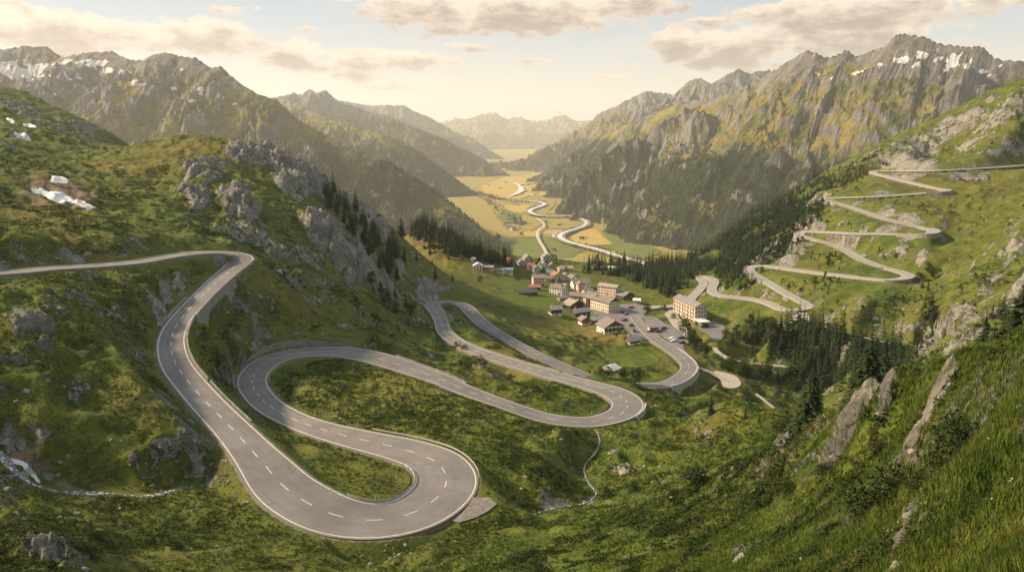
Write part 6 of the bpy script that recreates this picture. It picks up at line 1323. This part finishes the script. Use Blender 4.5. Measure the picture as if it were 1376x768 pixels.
# ------------------------------------------------------------------ low growth: scrub cushions and grass, one object each
Tn = Z/GY; vis = Tn >= np.maximum.accumulate(Tn, axis=0)-.035
def scatter(n, y0, y1, u0, u1, keep, seed):
    q = np.random.default_rng(seed); u = q.uniform(u0, u1, n); v = q.uniform(math.log(y0), math.log(y1), n)
    i = ((u-U0)/(U1-U0)*(NU-1)).astype(int); j = ((v-V0)/(V1-V0)*(NV-1)).astype(int)
    Y = np.exp(v); X = u*Y
    k = vis[j, i] & (edge[j, i] > 1.0) & (edgeL[j, i] > .6) & (edgeS[j, i] > .3) & (mSnow[j, i] < .25)
    for d in cover.values(): k &= d[j, i] > .5
    k &= keep(X, Y, i, j, q); X, Y, u, v = X[k], Y[k], u[k], v[k]
    return X, Y, bilin(Z, us, vs, u, v), q, i[k], j[k]
def tuft_proto(n, seed, lean=.35, w=.05):
    q = np.random.default_rng(seed); V = []; Fc = []
    for k in range(n):
        a = q.uniform(0, 6.28); r = q.uniform(0, .45); x, y = r*math.cos(a), r*math.sin(a); b = q.uniform(0, 6.28); h = q.uniform(.55, 1.); l = lean*q.uniform(.3, 1.3)
        ox, oy = math.cos(b)*w, math.sin(b)*w; lx, ly = math.cos(b+1.3)*l, math.sin(b+1.3)*l; m = len(V)
        V += [(x-ox, y-oy, -.12), (x+ox, y+oy, -.12), (x+lx*.4+ox*.7, y+ly*.4+oy*.7, h*.6), (x+lx*.4-ox*.7, y+ly*.4-oy*.7, h*.6), (x+lx, y+ly, h)]
        Fc += [(m, m+1, m+2), (m, m+2, m+3), (m+3, m+2, m+4)]
    return np.array(V), np.array(Fc)
def clump_proto(n, seed, flat=.6):
    q = np.random.default_rng(seed); d = q.normal(size=(n, 3)); d /= np.linalg.norm(d, axis=1)[:, None]; d[:, 2] = np.abs(d[:, 2])
    p = d*q.uniform(.35, .55, (n, 1))*np.array([1, 1, flat]); s = q.uniform(.10, .2, (n, 1)); e1 = q.normal(size=(n, 3)); e2 = q.normal(size=(n, 3))
    e1 /= np.linalg.norm(e1, axis=1)[:, None]; e2 /= np.linalg.norm(e2, axis=1)[:, None]
    V = np.stack([p+e1*s, p+e2*s, p-(e1+e2)*s*.7], 1).reshape(-1, 3); return V, np.arange(3*n).reshape(-1, 3)
def mat_cover(name, a, b, c, sc=.22):
    m = new_mat(name, rough=.9, spec=.12); g = G(m); f = g.ramp(g.noise(sc, 4, .6), .35, .65); return g.col(g.mix(g.math('MULTIPLY', g.ramp(g.noise(sc*3.1, 4, .7), .5, .68), .6), g.mix(f, a, b), c))
MAT['scrub'] = mat_cover('heath_scrub', (.018, .031, .007), (.046, .064, .013), (.085, .070, .024)); MAT['grass'] = mat_cover('alpine_grass', (.050, .092, .014), (.125, .155, .026), (.21, .185, .052)); MAT['flower'] = new_mat('white_blossom', (.72, .72, .66), .8)
def baked(name, X, Y, Zg, h, wid, protos, mat, q):
    it = np.column_stack([X, Y, Zg, h, q.integers(0, len(protos), len(X)), q.uniform(0, 6.28, len(X)), wid]); return bake(name, [tuple(r) for r in it], mat, protos)
lawnG = lawn+mDry*.25
# scrub
def k1(X, Y, i, j, q):
    d = fbm(X/13, Y/13, 4, 120)+.35*noise(X/40, Y/40, 125)
    return (d > .02+.35*q.random(len(X))) & (lawnG[j, i] < .5) & (mRock[j, i] < .75) & (mDirt[j, i] < .5)
X, Y, Zg, q, i, j = scatter(150000, 38, 430, -.78, .72, k1, 1)
h = q.uniform(.35, .85, len(X))*np.clip(Y/140, .8, 2.1); w = baked('juniper_scrub', X, Y, Zg-.05*h, h, q.uniform(1.3, 2.2, len(X)), [clump_proto(22, 40+k) for k in range(4)], MAT['scrub'], q)
tag(w, 'dark low juniper and heath cushions covering the hollows of the slopes', 'scrub', kind='stuff'); print('scrub', len(X))
def k2(X, Y, i, j, q): return (fbm(X/9, Y/9, 3, 130) > -.35+.5*q.random(len(X))) & (lawnG[j, i] < .8) & (mRock[j, i] < .55) & (mDirt[j, i] < .4)
X, Y, Zg, q, i, j = scatter(110000, 48, 230, -.78, .7, k2, 2)
h = q.uniform(.22, .5, len(X))*np.clip(Y/100, .8, 1.7); w = baked('grass_tufts', X, Y, Zg, h, q.uniform(.8, 1.3, len(X)), [tuft_proto(6, 60+k, .5, .09) for k in range(4)], MAT['grass'], q)
tag(w, 'tufts of alpine grass over the middle slopes', 'grass', kind='stuff'); print('tufts', len(X))
def k3(X, Y, i, j, q): return (mRock[j, i] < .6)
X, Y, Zg, q, i, j = scatter(120000, 7, 62, .02, .82, k3, 3)
h = q.uniform(.20, .48, len(X))*(.75+.9*np.clip(fbm(X/4, Y/4, 3, 131)+.25, 0, 1)); w = baked('meadow_grass', X, Y, Zg, h, q.uniform(.7, 1.2, len(X)), [tuft_proto(8, 70+k, .45, .028) for k in range(5)], MAT['grass'], q)
tag(w, 'long grass on the near slope at the right', 'grass', kind='stuff'); print('grass', len(X))
def k4(X, Y, i, j, q): return (mRock[j, i] < .7) & (fbm(X/5, Y/5, 4, 140) > .12+.25*q.random(len(X)))
X, Y, Zg, q, i, j = scatter(60000, 9, 95, .0, .80, k4, 4)
h = q.uniform(.25, .6, len(X))*np.clip(Y/40, .7, 1.6); w = baked('bilberry_scrub', X, Y, Zg-.03, h, q.uniform(1.1, 1.8, len(X)), [clump_proto(46, 80+k, .8) for k in range(4)], MAT['scrub'], q)
tag(w, 'low dark bilberry bushes between the grass of the near slope', 'scrub', kind='stuff'); print('bil', len(X))
def k5(X, Y, i, j, q): return fbm(X/3, Y/3, 3, 150) > .28
X, Y, Zg, q, i, j = scatter(2500, 9, 45, .1, .75, k5, 5)
w = baked('wild_flowers', X, Y, Zg+.32, np.full(len(X), .09), np.full(len(X), 1.), [clump_proto(5, 90)], MAT['flower'], q); tag(w, 'small white flowers in the near grass', 'flowers', kind='stuff')
# larger bushes on the near slope
for px, py, hp, lb in [(1195,668,60,'large dark bush in the hollow left of the lower rock rib'),(1160,690,44,'dark bush left of the large one in the hollow'),(1290,600,56,'dark shrub with reddish leaves right of the long rock rib'),(1262,640,40,'dark shrub between the rock rib and the reddish shrub'),(1110,640,26,'dark bush on the near slope below the pale crag'),(1180,610,26,'bush between the pale crag and the long rock rib'),(1060,660,22,'low bush on the near slope above the gully'),(1236,655,30,'bush against the foot of the long rock rib'),(132,725,16,'low bush in the lower left grass'),(120,740,14,'small bush right of the corner crag'),(240,735,14,'low bush at the bottom left of the road bend'),(205,730,12,'small low bush left of the road bend bottom')]:
    g = aim(px, py)
    if g is None: continue
    hh_ = hp/F*math.hypot(*g[:2]); put_tree('dwarfpine', rT.randrange(4), g-np.array([0, 0, hh_*.1]), hh_, lb, None, 1.0)
